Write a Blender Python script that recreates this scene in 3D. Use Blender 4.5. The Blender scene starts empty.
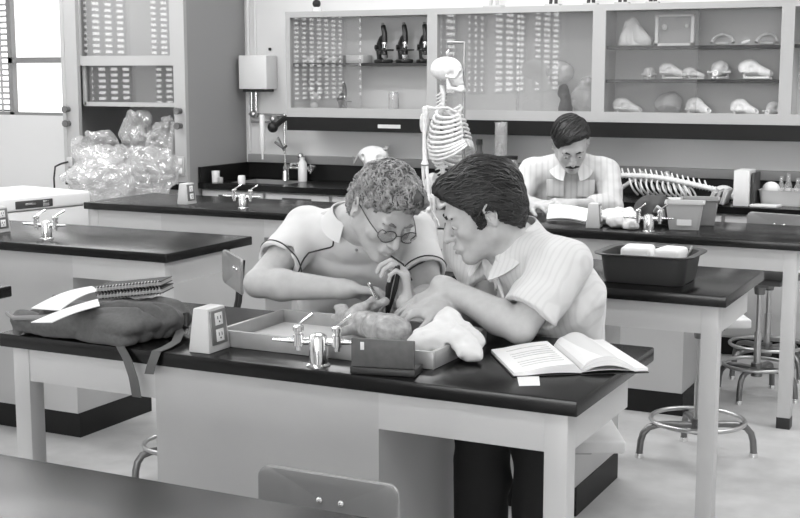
import bpy, bmesh, math, random
import numpy as np
from mathutils import Vector, Matrix, noise as mnoise

# ------------------------------------------------------------------ camera, light, exposure
SC = bpy.context.scene
COL = SC.collection
RNG = random.Random(7)
cam_data = bpy.data.cameras.new('camera')
cam_data.sensor_width = 36.0
cam_data.lens = 36.0 * 1282.4 / 800.0
cam_data.clip_start = 0.05
cam = bpy.data.objects.new('camera', cam_data)
COL.objects.link(cam)
cam.location = (0, 0, 1.45)
cam.rotation_euler = (math.radians(90 - 8.225), math.radians(0.0), math.radians(26.48))
SC.camera = cam
cam_data.dof.use_dof = False

world = bpy.data.worlds.new('world'); SC.world = world; world.use_nodes = True
world.node_tree.nodes['Background'].inputs[0].default_value = (1, 1, 1, 1)
world.node_tree.nodes['Background'].inputs[1].default_value = 0.35

def area_light(name, loc, sx, sy, power, rot=(0, 0, 0)):
    d = bpy.data.lights.new(name, 'AREA'); d.shape = 'RECTANGLE'; d.size = sx; d.size_y = sy; d.energy = power
    o = bpy.data.objects.new(name, d); COL.objects.link(o); o.location = loc; o.rotation_euler = rot
    return o
# rows of fluorescent ceiling lamps
for _y, _p in ((-4.0, 9), (-1.4, 10), (0.6, 12), (2.4, 13), (4.0, 18), (5.2, 25), (6.1, 17)):
    for _x in (-5.2, -2.6, 0.2):
        area_light('ceiling_lamp', (_x, _y, 2.70), 1.5, 0.35, _p)
SC.view_settings.view_transform = 'Standard'
SC.view_settings.look = 'None'
SC.view_settings.exposure = 0.03
SC.view_settings.gamma = 1.0
SC.view_settings.use_curve_mapping = False
SC.cycles.use_denoising = True
SC.cycles.max_bounces = 8
SC.cycles.transparent_max_bounces = 16
SC.cycles.caustics_reflective = False
SC.cycles.caustics_refractive = False

# ------------------------------------------------------------------ materials (a black and white photograph: all greys)
MATS = {}
def mat(name, g, rough=0.5, metal=0.0, spec=0.5, noise=0.0, nscale=30.0, bump=0.0, bscale=60.0, sss=0.0, aniso=None, coat=0.0, detail=4.0):
    if name in MATS: return MATS[name]
    m = bpy.data.materials.new(name); m.use_nodes = True
    nt = m.node_tree; b = nt.nodes['Principled BSDF']
    b.inputs['Base Color'].default_value = (g, g, g, 1)
    b.inputs['Roughness'].default_value = rough
    b.inputs['Metallic'].default_value = metal
    b.inputs['Specular IOR Level'].default_value = spec
    b.inputs['Coat Weight'].default_value = coat
    if sss:
        b.inputs['Subsurface Weight'].default_value = sss
        b.inputs['Subsurface Scale'].default_value = 0.01
        b.inputs['Subsurface Radius'].default_value = (1, 1, 1)
    if noise or bump:
        tc = nt.nodes.new('ShaderNodeTexCoord'); mp = nt.nodes.new('ShaderNodeMapping')
        nt.links.new(tc.outputs['Object'], mp.inputs['Vector'])
        if aniso: mp.inputs['Scale'].default_value = aniso
    if noise:
        n = nt.nodes.new('ShaderNodeTexNoise'); n.inputs['Scale'].default_value = nscale; n.inputs['Detail'].default_value = detail
        nt.links.new(mp.outputs['Vector'], n.inputs['Vector'])
        r = nt.nodes.new('ShaderNodeValToRGB')
        lo, hi = max(0, g * (1 - noise)), min(1, g * (1 + noise))
        r.color_ramp.elements[0].color = (lo, lo, lo, 1); r.color_ramp.elements[0].position = 0.3
        r.color_ramp.elements[1].color = (hi, hi, hi, 1); r.color_ramp.elements[1].position = 0.7
        nt.links.new(n.outputs['Fac'], r.inputs['Fac']); nt.links.new(r.outputs['Color'], b.inputs['Base Color'])
    if bump:
        n2 = nt.nodes.new('ShaderNodeTexNoise'); n2.inputs['Scale'].default_value = bscale; n2.inputs['Detail'].default_value = 5
        nt.links.new(mp.outputs['Vector'], n2.inputs['Vector'])
        bp = nt.nodes.new('ShaderNodeBump'); bp.inputs['Strength'].default_value = bump; bp.inputs['Distance'].default_value = 0.004
        nt.links.new(n2.outputs['Fac'], bp.inputs['Height']); nt.links.new(bp.outputs['Normal'], b.inputs['Normal'])
    MATS[name] = m
    return m
def emit(name, strength, g=1.0):
    if name in MATS: return MATS[name]
    m = bpy.data.materials.new(name); m.use_nodes = True; nt = m.node_tree
    b = nt.nodes['Principled BSDF']
    b.inputs['Base Color'].default_value = (0.8, 0.8, 0.8, 1)
    b.inputs['Emission Color'].default_value = (g, g, g, 1); b.inputs['Emission Strength'].default_value = strength
    MATS[name] = m; return m
def glassy(name, refl=0.12, tint=1.0, rough=0.02, haze=0.0, hazecol=0.8, fres=1.0):
    """thin sheet of glass or clear film: mostly see-through, with a mirror reflection on top"""
    if name in MATS: return MATS[name]
    m = bpy.data.materials.new(name); m.use_nodes = True; nt = m.node_tree; nt.nodes.clear()
    out = nt.nodes.new('ShaderNodeOutputMaterial')
    tr = nt.nodes.new('ShaderNodeBsdfTransparent'); tr.inputs[0].default_value = (tint, tint, tint, 1)
    gl = nt.nodes.new('ShaderNodeBsdfGlossy'); gl.inputs['Roughness'].default_value = rough
    lw = nt.nodes.new('ShaderNodeLayerWeight'); lw.inputs['Blend'].default_value = 0.25
    mth = nt.nodes.new('ShaderNodeMath'); mth.operation = 'MULTIPLY_ADD'; mth.inputs[1].default_value = fres * 0.5; mth.inputs[2].default_value = refl
    nt.links.new(lw.outputs['Facing'], mth.inputs[0])
    mx = nt.nodes.new('ShaderNodeMixShader')
    nt.links.new(mth.outputs[0], mx.inputs[0]); nt.links.new(tr.outputs[0], mx.inputs[1]); nt.links.new(gl.outputs[0], mx.inputs[2])
    last = mx
    if haze:
        df = nt.nodes.new('ShaderNodeBsdfDiffuse'); df.inputs[0].default_value = (hazecol, hazecol, hazecol, 1)
        m2 = nt.nodes.new('ShaderNodeMixShader'); m2.inputs[0].default_value = haze
        nt.links.new(mx.outputs[0], m2.inputs[1]); nt.links.new(df.outputs[0], m2.inputs[2]); last = m2
    nt.links.new(last.outputs[0], out.inputs[0])
    MATS[name] = m; return m

WALL = mat('painted wall', 0.76, 0.7, bump=0.05, bscale=80)
CEIL = mat('ceiling tile', 0.80, 0.9)
FLOOR = mat('vinyl floor', 0.50, 0.38, noise=0.10, nscale=9, spec=0.4)
SLAB = mat('black epoxy worktop', 0.004, 0.24, spec=0.32, noise=0.25, nscale=14)
BODY = mat('grey enamelled cabinet', 0.48, 0.42, noise=0.03, nscale=5)
BODY2 = mat('pale enamelled steel', 0.54, 0.42)
TOE = mat('black toe kick', 0.009, 0.5, spec=.3)
CHROME = mat('chrome', 0.78, 0.16, 1.0)
STEEL = mat('brushed steel', 0.52, 0.32, 1.0)
DSTEEL = mat('dark steel tube', 0.20, 0.35, 0.8)
BLACK = mat('black paint', 0.015, 0.42)
WHITE = mat('white enamel', 0.80, 0.35)
PLASTIC = mat('pale moulded plastic', 0.54, 0.45)
PAPER = mat('white paper', 0.76, 0.8)

# ------------------------------------------------------------------ mesh helpers
class MB:
    """collects shapes in a bmesh and links them as ONE mesh object"""
    def __init__(s): s.bm = bmesh.new()
    def _xf(s, verts, rot, c):
        M = Matrix.Translation(Vector(c))
        if rot is not None:
            M = M @ (rot.to_4x4() if isinstance(rot, Matrix) else Matrix.Rotation(rot, 4, 'Z'))
        bmesh.ops.transform(s.bm, matrix=M, verts=verts)
    def box(s, c, size, rot=None, bev=0.0, seg=2, taper=None):
        r = bmesh.ops.create_cube(s.bm, size=1.0); v = r['verts']
        for q in v:
            q.co.x *= size[0]; q.co.y *= size[1]; q.co.z *= size[2]
            if taper and q.co.z > 0: q.co.x *= taper[0]; q.co.y *= taper[1]
        if bev:
            e = list({e for q in v for e in q.link_edges})
            rb = bmesh.ops.bevel(s.bm, geom=e, offset=bev, segments=seg, affect='EDGES', profile=0.5)
            v = list({q for f in rb['faces'] for q in f.verts} | {q for q in v if q.is_valid})
        s._xf(v, rot, c); return s
    def mm(s, x0, x1, y0, y1, z0, z1, bev=0.0, seg=2):
        return s.box(((x0 + x1) / 2, (y0 + y1) / 2, (z0 + z1) / 2), (abs(x1 - x0), abs(y1 - y0), abs(z1 - z0)), None, bev, seg)
    def tube(s, pts, r, n=10, closed=False, cap=True):
        P = [Vector(p) for p in pts]; m = len(P)
        R = r if isinstance(r, (list, tuple)) else [r] * m
        rings = []; prev = None
        for i in range(m):
            if closed: t = (P[(i + 1) % m] - P[i - 1])
            else: t = P[min(i + 1, m - 1)] - P[max(i - 1, 0)]
            if t.length < 1e-9: t = Vector((0, 0, 1))
            t.normalize()
            if prev is None:
                a = Vector((0, 0, 1)) if abs(t.z) < 0.9 else Vector((1, 0, 0))
                u = t.cross(a).normalized()
            else:
                u = prev - t * prev.dot(t)
                u = u.normalized() if u.length > 1e-6 else t.orthogonal().normalized()
            w = t.cross(u); prev = u
            rings.append([s.bm.verts.new(P[i] + (u * math.cos(2 * math.pi * k / n) + w * math.sin(2 * math.pi * k / n)) * R[i]) for k in range(n)])
        for i in range(m if closed else m - 1):
            a, b = rings[i], rings[(i + 1) % m]
            for k in range(n):
                try: s.bm.faces.new((a[k], a[(k + 1) % n], b[(k + 1) % n], b[k]))
                except ValueError: pass
        if cap and not closed:
            s.bm.faces.new(rings[0][::-1]); s.bm.faces.new(rings[-1])
        return s
    def cyl(s, p0, p1, r0, r1=None, n=20):
        return s.tube([p0, p1], [r0, r0 if r1 is None else r1], n)
    def lathe(s, prof, c=(0, 0, 0), n=28, rot=None):
        vs = []
        rings = []
        for r, z in prof:
            if r < 1e-6:
                q = s.bm.verts.new((0, 0, z)); rings.append([q]); vs.append(q)
            else:
                rg = [s.bm.verts.new((r * math.cos(2 * math.pi * k / n), r * math.sin(2 * math.pi * k / n), z)) for k in range(n)]
                rings.append(rg); vs += rg
        for a, b in zip(rings[:-1], rings[1:]):
            for k in range(n):
                q = [a[k % len(a)], a[(k + 1) % len(a)], b[(k + 1) % len(b)], b[k % len(b)]]
                q2 = []
                for w in q:
                    if w not in q2: q2.append(w)
                if len(q2) > 2:
                    try: s.bm.faces.new(q2)
                    except ValueError: pass
        s._xf(vs, rot, c); return s
    def ball(s, c, r, n=12, sc=(1, 1, 1), rot=None):
        q = bmesh.ops.create_uvsphere(s.bm, u_segments=n * 2, v_segments=n, radius=r)['verts']
        for v in q: v.co.x *= sc[0]; v.co.y *= sc[1]; v.co.z *= sc[2]
        s._xf(q, rot, c); return s
    def grid(s, fn, nu, nv, thick=0.0):
        """surface fn(u,v)->(x,y,z); with thick it becomes a closed sheet"""
        g = [[s.bm.verts.new(fn(i / (nu - 1), j / (nv - 1))) for j in range(nv)] for i in range(nu)]
        fs = [s.bm.faces.new((g[i][j], g[i + 1][j], g[i + 1][j + 1], g[i][j + 1])) for i in range(nu - 1) for j in range(nv - 1)]
        if thick:
            bmesh.ops.recalc_face_normals(s.bm, faces=fs)
            bmesh.ops.solidify(s.bm, geom=fs, thickness=thick)
        return s
    def prism(s, poly, z0, z1, bev=0.0):
        a = [s.bm.verts.new((x, y, z0)) for x, y in poly]; b = [s.bm.verts.new((x, y, z1)) for x, y in poly]
        n = len(poly); fs = [s.bm.faces.new(a[::-1]), s.bm.faces.new(b)]
        for k in range(n): fs.append(s.bm.faces.new((a[k], a[(k + 1) % n], b[(k + 1) % n], b[k])))
        if bev:
            e = list({e for f in fs for e in f.edges})
            bmesh.ops.bevel(s.bm, geom=e, offset=bev, segments=2, affect='EDGES', profile=0.5)
        return s
    def build(s, name, m, parent=None, world=False, smooth=True, angle=40):
        bmesh.ops.recalc_face_normals(s.bm, faces=s.bm.faces)
        me = bpy.data.meshes.new(name); s.bm.to_mesh(me); s.bm.free()
        return link_mesh(name, me, m, parent, world, smooth, angle)
def root_of(o):
    while o.parent: o = o.parent
    return o
def link_mesh(name, me, m, parent=None, world=False, smooth=True, angle=40):
    if world and parent is not None:
        r = root_of(parent)
        me.transform((Matrix.Translation(r.location) @ r.rotation_euler.to_matrix().to_4x4()).inverted())
    o = bpy.data.objects.new(name, me); COL.objects.link(o)
    if m is not None: me.materials.append(m)
    if parent is not None: o.parent = parent
    if smooth:
        me.polygons.foreach_set('use_smooth', [True] * len(me.polygons))
        if angle < 180:
            try: me.set_sharp_from_angle(angle=math.radians(angle))
            except Exception: pass
    return o
def tag(o, label=None, cat=None, group=None, kind=None):
    if label: o['label'] = label
    if cat: o['category'] = cat
    if group: o['group'] = group
    if kind: o['kind'] = kind
    return o
def thing(name, label, cat, loc=(0, 0, 0), rz=0.0, group=None):
    o = bpy.data.objects.new(name, None); COL.objects.link(o)
    o.empty_display_size = 0.05
    o.location = loc; o.rotation_euler = (0, 0, rz)
    return tag(o, label, cat, group)
def dup(o, loc=None, rz=None, label=None, group=None, parent=None):
    c = o.copy(); COL.objects.link(c)
    c.parent = parent
    if loc is not None: c.location = loc
    if rz is not None: c.rotation_euler = (0, 0, rz)
    if label: c['label'] = label
    if group: c['group'] = group
    for ch in o.children: dup(ch, parent=c)
    return c
def struct(name, mb, m, smooth=False):
    return tag(mb.build(name, m, smooth=smooth), kind='structure')
def wobble(o, amp, scale, seed=0.0):
    """push the vertices of a mesh about with smooth noise"""
    for v in o.data.vertices:
        p = v.co * scale + Vector((seed, seed * 1.7, -seed))
        v.co += mnoise.noise_vector(p) * amp
    return o

# where a point of the photograph lies on a known plane of the room
_cy, _sy = math.cos(math.radians(26.48)), math.sin(math.radians(26.48)); _cp, _sp = math.cos(math.radians(8.225)), math.sin(math.radians(8.225))
def _ray(x, y):
    F = Vector((-_sy * _cp, _cy * _cp, -_sp)); R = Vector((_cy, _sy, 0)); U = R.cross(F)
    return F + R * ((x - 400) / 1282.4) - U * ((y - 259) / 1282.4)
def atz(x, y, z): d = _ray(x, y); return Vector((0, 0, 1.45)) + d * ((z - 1.45) / d.z)
def aty(x, y, Y): d = _ray(x, y); return Vector((0, 0, 1.45)) + d * (Y / d.y)

# ------------------------------------------------------------------ implicit surfaces (numpy), for bodies, bones, cloth and bags
def vnoise(P, sc, seed=0):
    Q = P * sc + seed * 17.31
    I = np.floor(Q).astype(np.int64); Fr = Q - I; Fr = Fr * Fr * (3 - 2 * Fr)
    def hsh(i, j, k):
        n = (i * 73856093) ^ (j * 19349663) ^ (k * 83492791)
        n = (n ^ (n >> 13)) * 1274126177
        return ((n & 0xFFFF) / 32768.0 - 1.0).astype(np.float32)
    r = 0
    for a in (0, 1):
        wa = Fr[:, 0] if a else 1 - Fr[:, 0]
        for b in (0, 1):
            wb = Fr[:, 1] if b else 1 - Fr[:, 1]
            for c in (0, 1):
                wc = Fr[:, 2] if c else 1 - Fr[:, 2]
                r = r + wa * wb * wc * hsh(I[:, 0] + a, I[:, 1] + b, I[:, 2] + c)
    return r
def A(*v): return np.array(v, dtype=np.float64)
def nrm(v): v = np.asarray(v, float); return v / np.linalg.norm(v)
def d_cone(P, a, b, ra, rb):
    ab = b - a; L2 = ab @ ab
    t = np.clip(((P - a) @ ab) / max(L2, 1e-12), 0, 1)
    q = P - a - t[:, None] * ab
    return np.sqrt((q * q).sum(1)) - (ra + (rb - ra) * t)
def d_econe(P, a, b, ra, rb, ax, s):
    """cone whose cross-section is s times wider along ax"""
    ab = b - a; t = np.clip(((P - a) @ ab) / max(ab @ ab, 1e-12), 0, 1)
    q = P - a - t[:, None] * ab
    w = q @ ax; rest = np.maximum((q * q).sum(1) - w * w, 0)
    r = ra + (rb - ra) * t
    k0 = np.sqrt(rest / r**2 + (w / (s * r))**2); k1 = np.sqrt(rest / r**4 + w * w / (s * r)**4)
    return np.where(k1 > 1e-9, k0 * (k0 - 1) / np.maximum(k1, 1e-9), -r)
def d_ell(P, c, r, M=None):
    q = P - c
    if M is not None: q = q @ np.asarray(M).T
    r = np.asarray(r, float)
    k0 = np.sqrt(((q / r)**2).sum(1)); k1 = np.sqrt(((q / r**2)**2).sum(1))
    return np.where(k1 > 1e-9, k0 * (k0 - 1) / np.maximum(k1, 1e-9), -r.min())
def d_box(P, c, hs, r, M=None):
    q = P - c
    if M is not None: q = q @ np.asarray(M).T
    q = np.abs(q) - (np.asarray(hs) - r)
    return np.sqrt((np.maximum(q, 0)**2).sum(1)) + np.minimum(q.max(1), 0) - r
def smin(a, b, k):
    if k <= 0: return np.minimum(a, b)
    h = np.clip(0.5 + 0.5 * (b - a) / k, 0, 1)
    return b + (a - b) * h - k * h * (1 - h)
def bench_clear(S, y0, seat=None, x1=-0.822):
    """cut away what would press into a bench (worktop, cabinet) or into the seat below"""
    S.box(A(x1 - .7895, y0 + .295, .763), [.7925, .298, .021], .002, k=.006, mode='s')
    S.box(A(x1 - .789, y0 + .2675, .372), [.315, .242, .372], .002, k=.006, mode='s')
    if seat is not None:
        M = np.array([[.895, .446, 0], [-.446, .895, 0], [0, 0, 1.0]])
        S.box(A(*seat), [.153, .153, .020], .004, M, k=.006, mode='s')
        S.box(A(seat[0], seat[1], seat[2] - .05), [.085, .085, .032], .004, M, k=.006, mode='s')
class SDF:
    FAR = 0.09
    def __init__(s): s.ops = []
    def _add(s, fn, lo, hi, k, mode): s.ops.append((fn, np.minimum(lo, hi) - 1e-4, np.maximum(lo, hi) + 1e-4, k, mode)); return s
    def cone(s, a, b, ra, rb=None, k=0.02, mode='u'):
        a = np.asarray(a, float); b = np.asarray(b, float); rb = ra if rb is None else rb; R = max(ra, rb)
        return s._add(lambda P: d_cone(P, a, b, ra, rb), np.minimum(a, b) - R, np.maximum(a, b) + R, k, mode)
    def chain(s, pts, rs, k=0.02, mode='u'):
        for i in range(len(pts) - 1): s.cone(pts[i], pts[i + 1], rs[i], rs[i + 1], k if i == 0 else min(k, 0.01), mode)
        return s
    def econe(s, a, b, ra, rb, ax, sq, k=0.03, mode='u'):
        a = np.asarray(a, float); b = np.asarray(b, float); R = max(ra, rb) * max(1, sq)
        return s._add(lambda P: d_econe(P, a, b, ra, rb, ax, sq), np.minimum(a, b) - R, np.maximum(a, b) + R, k, mode)
    def ell(s, c, r, M=None, k=0.02, mode='u'):
        c = np.asarray(c, float); R = max(r)
        return s._add(lambda P: d_ell(P, c, r, M), c - R, c + R, k, mode)
    def box(s, c, hs, r=0.004, M=None, k=0.01, mode='u'):
        c = np.asarray(c, float); R = float(np.linalg.norm(hs))
        return s._add(lambda P: d_box(P, c, hs, r, M), c - R, c + R, k, mode)
    def fn(s, f, lo, hi, k=0.01, mode='u'): return s._add(f, np.asarray(lo, float), np.asarray(hi, float), k, mode)
    def plane(s, c, n, k=0.004):
        """keep only the side that the normal points away from"""
        c = np.asarray(c, float); n = nrm(n)
        s.ops.append((lambda P: (P - c) @ n, None, None, k, 'i')); return s
    def disp(s, f): s.ops.append((f, None, None, 0, 'd')); return s
    def bounds(s):
        lo = np.min([o[1] for o in s.ops if o[4] == 'u'], axis=0); hi = np.max([o[2] for o in s.ops if o[4] == 'u'], axis=0)
        return lo, hi
    def __call__(s, P):
        d = np.full(len(P), s.FAR)
        for f, lo, hi, k, mode in s.ops:
            if mode == 'd': d = d + f(P); continue
            if lo is None:
                d = -smin(-d, -f(P), k); continue
            m = ((P > lo - s.FAR) & (P < hi + s.FAR)).all(1)
            if not m.any(): continue
            q = f(P[m])
            if mode == 'u': d[m] = smin(d[m], q, k)
            elif mode == 's': d[m] = -smin(-d[m], q, k)
        return d
def iso_mesh(name, f, h, lo=None, hi=None, pad=0.012):
    if lo is None:
        lo, hi = f.bounds(); lo = lo - pad - 2 * h; hi = hi + pad + 2 * h
    lo = np.asarray(lo, float); hi = np.asarray(hi, float)
    nb = np.ceil((hi - lo) / (8 * h)).astype(int); n = nb * 8
    V = np.ones(tuple(n), np.float32)
    ii = np.stack(np.meshgrid(*[np.arange(k) for k in nb], indexing='ij'), -1).reshape(-1, 3)
    dc = f(lo + (ii * 8 + 3.5) * h)
    near = np.abs(dc) < 8 * h * 0.9 * 1.35
    inside = (~near) & (dc < 0)
    off = np.stack(np.meshgrid(*[np.arange(8)] * 3, indexing='ij'), -1).reshape(-1, 3)
    for i in ii[inside]:
        V[i[0]*8:i[0]*8+8, i[1]*8:i[1]*8+8, i[2]*8:i[2]*8+8] = -1
    nn = ii[near]
    for c0 in range(0, len(nn), 1500):
        g = (nn[c0:c0 + 1500, None, :] * 8 + off[None]).reshape(-1, 3)
        V[g[:, 0], g[:, 1], g[:, 2]] = f(lo + g * h)
    S = V < 0
    cs = [(a, b, c) for a in (0, 1) for b in (0, 1) for c in (0, 1)]
    sl = lambda X, o: X[o[0]:X.shape[0] - 1 + o[0], o[1]:X.shape[1] - 1 + o[1], o[2]:X.shape[2] - 1 + o[2]]
    cnt = sum(sl(S, o).astype(np.int8) for o in cs)
    act = np.argwhere((cnt > 0) & (cnt < 8))
    idx = np.full(tuple(n - 1), -1, np.int32); idx[act[:, 0], act[:, 1], act[:, 2]] = np.arange(len(act))
    val = {o: V[act[:, 0] + o[0], act[:, 1] + o[1], act[:, 2] + o[2]] for o in cs}
    acc = np.zeros((len(act), 3)); num = np.zeros(len(act))
    for o in cs:
        for ax in range(3):
            if o[ax]: continue
            p = list(o); p[ax] = 1; p = tuple(p)
            va, vb = val[o], val[p]; m = (va < 0) != (vb < 0)
            t = np.where(m, va / np.where(m, va - vb, 1), 0)
            pt = np.tile(np.array(o, float), (len(act), 1)); pt[:, ax] += t
            acc[m] += pt[m]; num[m] += 1
    verts = lo + (act + acc / num[:, None]) * h
    quads = []
    for ax in range(3):
        o1 = [slice(None)] * 3; o2 = [slice(None)] * 3
        o1[ax] = slice(0, -1); o2[ax] = slice(1, None)
        e = np.argwhere(S[tuple(o1)] != S[tuple(o2)])
        u, w = (ax + 1) % 3, (ax + 2) % 3
        e = e[(e[:, u] > 0) & (e[:, w] > 0) & (e[:, u] < n[u] - 1) & (e[:, w] < n[w] - 1)]
        if not len(e): continue
        def at_(du, dw):
            q = e.copy(); q[:, u] += du; q[:, w] += dw
            return idx[q[:, 0], q[:, 1], q[:, 2]]
        Q = np.stack([at_(-1, -1), at_(0, -1), at_(0, 0), at_(-1, 0)], 1)
        fl = S[tuple(o1)][e[:, 0], e[:, 1], e[:, 2]]
        Q[~fl] = Q[~fl][:, ::-1]
        quads.append(Q)
    Q = np.concatenate(quads); Q = Q[(Q >= 0).all(1)]
    me = bpy.data.meshes.new(name)
    me.vertices.add(len(verts)); me.vertices.foreach_set('co', verts.astype(np.float32).ravel())
    me.loops.add(len(Q) * 4); me.loops.foreach_set('vertex_index', Q.astype(np.int32).ravel())
    me.polygons.add(len(Q)); me.polygons.foreach_set('loop_start', np.arange(len(Q), dtype=np.int32) * 4)
    me.update(calc_edges=True); me.validate()
    return me
def iso(name, f, h, m, parent=None, world=True, lo=None, hi=None):
    return link_mesh(name, iso_mesh(name, f, h, lo, hi), m, parent, world, True, 180)
# ------------------------------------------------------------------ the room
RX0, RX1, RY0, RY1, RZ = -7.2, 2.6, -7.0, 7.10, 2.80
struct('floor', MB().mm(RX0 - .1, RX1 + .1, RY0 - .1, RY1 + .1, -0.1, 0.0), FLOOR)
struct('ceiling', MB().mm(RX0 - .1, RX1 + .1, RY0 - .1, RY1 + .1, RZ, RZ + .1), CEIL)
struct('wall_right', MB().mm(RX1, RX1 + .1, RY0, RY1, 0, RZ), WALL)
fill_wins = [(-3.0, -1.3), (-1.1, 0.6), (0.8, 2.4)]  # openings for windows added behind the camera as frontal fill
b = MB().mm(RX0, RX1, RY0 - .1, RY0, 0, 1.0).mm(RX0, RX1, RY0 - .1, RY0, 2.6, RZ)
xs = [RX0] + [v for w in fill_wins for v in w] + [RX1]
for i in range(0, len(xs), 2): b.mm(xs[i], xs[i + 1], RY0 - .1, RY0, 1.0, 2.6)
struct('wall_front', b, WALL)
# back wall with a window opening at its left end
WX0, WX1, WZ0, WZ1 = -7.05, -5.75, 1.155, 2.45
b = MB()
b.mm(RX0, WX0, RY1, RY1 + .1, 0, RZ).mm(WX1, RX1, RY1, RY1 + .1, 0, RZ).mm(WX0, WX1, RY1, RY1 + .1, 0, WZ0).mm(WX0, WX1, RY1, RY1 + .1, WZ1, RZ)
struct('wall_back', b, WALL)
SKY = emit('bright overcast daylight', 1.05)
FRAME = mat('grey window frame', 0.25, 0.5)
w1 = tag(bpy.data.objects.new('window_1', None), kind='structure'); COL.objects.link(w1); w1.location = (-6.4, RY1, WZ0)
MB().mm(WX0, WX1, RY1 + .06, RY1 + .07, WZ0, WZ1).build('window_pane', SKY, w1, True)
b = MB().mm(-6.695, -6.655, RY1 + .005, RY1 + .05, WZ0, WZ1).mm(-6.695, WX1, RY1 + .005, RY1 + .05, 1.525, 1.565)
b.mm(WX0, WX1, RY1 + .005, RY1 + .05, WZ0 - .0, WZ0 + .02).mm(WX0, WX1, RY1 + .005, RY1 + .05, WZ1 - .03, WZ1)
b.build('window_frame', FRAME, w1, True, smooth=False)
b = MB()
k = 0
while WZ0 + .03 + k * .042 < WZ1 - .03:
    z = WZ0 + .03 + k * .042; k += 1
    b.box(((WX0 - 6.70) / 2, RY1 + .025, z), (-6.70 - WX0, .026, .002), Matrix.Rotation(math.radians(-30), 3, 'X'))
b.mm(-6.775, -6.755, RY1 + .008, RY1 + .010, WZ0 + .02, WZ1).mm(-6.95, -6.93, RY1 + .008, RY1 + .010, WZ0 + .02, WZ1)
b.build('blind', mat('grey blind', 0.45, .5), w1, True, smooth=False)
# left wall with a row of windows behind venetian blinds (they show as rows of dashes in the cabinet glass)
wins = [(-6.8, -5.5), (-5.2, -3.9), (-3.6, -2.9), (-2.6, -1.3), (-1.0, 0.3), (0.6, 1.9), (2.2, 3.5), (3.8, 5.1), (5.4, 6.7)]
LZ0, LZ1 = 1.15, 2.45
b = MB().mm(RX0 - .1, RX0, RY0, RY1, 0, LZ0).mm(RX0 - .1, RX0, RY0, RY1, LZ1, RZ)
ys = [RY0] + [v for w in wins for v in w] + [RY1]
for i in range(0, len(ys), 2): b.mm(RX0 - .1, RX0, ys[i], ys[i + 1], LZ0, LZ1)
struct('wall_left', b, WALL)
BLIND = mat('dark blind slat', 0.10, 0.5)
SKY2 = emit('bright daylight', 3.6)
for i, (y0, y1) in enumerate(wins):
    w = tag(bpy.data.objects.new('window_%d' % (i + 2), None), kind='structure'); COL.objects.link(w); w.location = (RX0, (y0 + y1) / 2, LZ0)
    MB().mm(RX0 - .08, RX0 - .075, y0, y1, LZ0, LZ1).build('window_pane', SKY2, w, True, smooth=False)
    b = MB()
    pt = .05 if y0 > 0 else .085
    for k in range(int((LZ1 - LZ0) / pt)):
        b.mm(RX0 - .05, RX0 - .045, y0, y1, LZ0 + k * pt, LZ0 + k * pt + pt * .52)
    n = 8 if y0 > 0 else 3
    for j in range(n + 1):
        y = y0 + (y1 - y0) * j / n
        b.mm(RX0 - .044, RX0 - .04, y - (.035 if y0 > 0 else .075), y + (.035 if y0 > 0 else .075), LZ0, LZ1)
    b.build('blind', BLIND, w, True, smooth=False)

# ------------------------------------------------------------------ laboratory benches
BL, BD, BH, ST = 1.579, 0.59, 0.781, 0.036
def make_bench(label, loc):
    t = thing('laboratory_bench', label, 'bench', loc, 0, 'black topped laboratory benches')
    MB().mm(-BL, 0, 0, BD, BH - ST, BH, .004).build('worktop', SLAB, t)
    bx0, bx1 = -1.100, -0.478      # the closed cabinet in the middle
    MB().mm(bx0, bx1, .030, .505, .10, BH - ST - .0).build('cabinet_body', BODY, t, smooth=False)
    MB().mm(bx0 + .002, bx1 + .004, .036, .500, 0, .10).build('toe_kick', TOE, t, smooth=False)
    MB().mm(-.028 - .053, -.028, .026, .08, .10 - .1 + .045, BH - ST, .003).build('leg', BODY2, t)
    legs = [(-.081, .026), (-BL + .022, .026)]
    for k, (x, y) in enumerate(legs):
        if k: MB().mm(x, x + .053, y, y + .054, .045, BH - ST, .003).build('leg', BODY2, t)
    lg = [c for c in t.children if c.name.startswith('leg')]
    for o, (x, y) in zip(lg, legs):
        MB().mm(x - .001, x + .054, y - .001, y + .055, 0, .047).build('foot_cap', BLACK, o, smooth=False)
    for (x0, x1) in ((-.478, -.081), (-BL + .075, -1.100)):
        MB().mm(x0, x1, .030, .050, .654, BH - ST).build('apron', BODY2, t, smooth=False)
    MB().mm(-.050, -.030, .08, .47, .654, BH - ST).build('side_apron', BODY2, t, smooth=False)
    MB().mm(-BL + .03, -BL + .05, .08, .47, .654, BH - ST).build('side_apron', BODY2, t, smooth=False)
    return t
AX, LX = -0.822, -2.908
AY, BY, CY = 2.471, 3.871, 5.271
bench = make_bench('black topped bench with the specimen tray, at which the two young men work', (AX, AY, 0))
dup(bench, (AX, BY, 0), label='bench holding the dark plastic dish pan, behind the man with dark hair')
dup(bench, (AX, CY, 0), label='bench with the pale plastic basket, at which the mustached man reads')
dup(bench, (LX, BY, 0), label='bench with a gas tap between backpack and white freezer, left side of the aisle')
dup(bench, (LX, CY, 0), label='bench in front of the fume hood, plastic bags hanging over it')
dup(bench, (LX, AY, 0), label='bench of which only the black worktop corner shows at the left picture edge')
dup(bench, (AX + 0.002, 1.071, 0), label='nearest bench, only its blurred grey worktop showing at the bottom')

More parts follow.
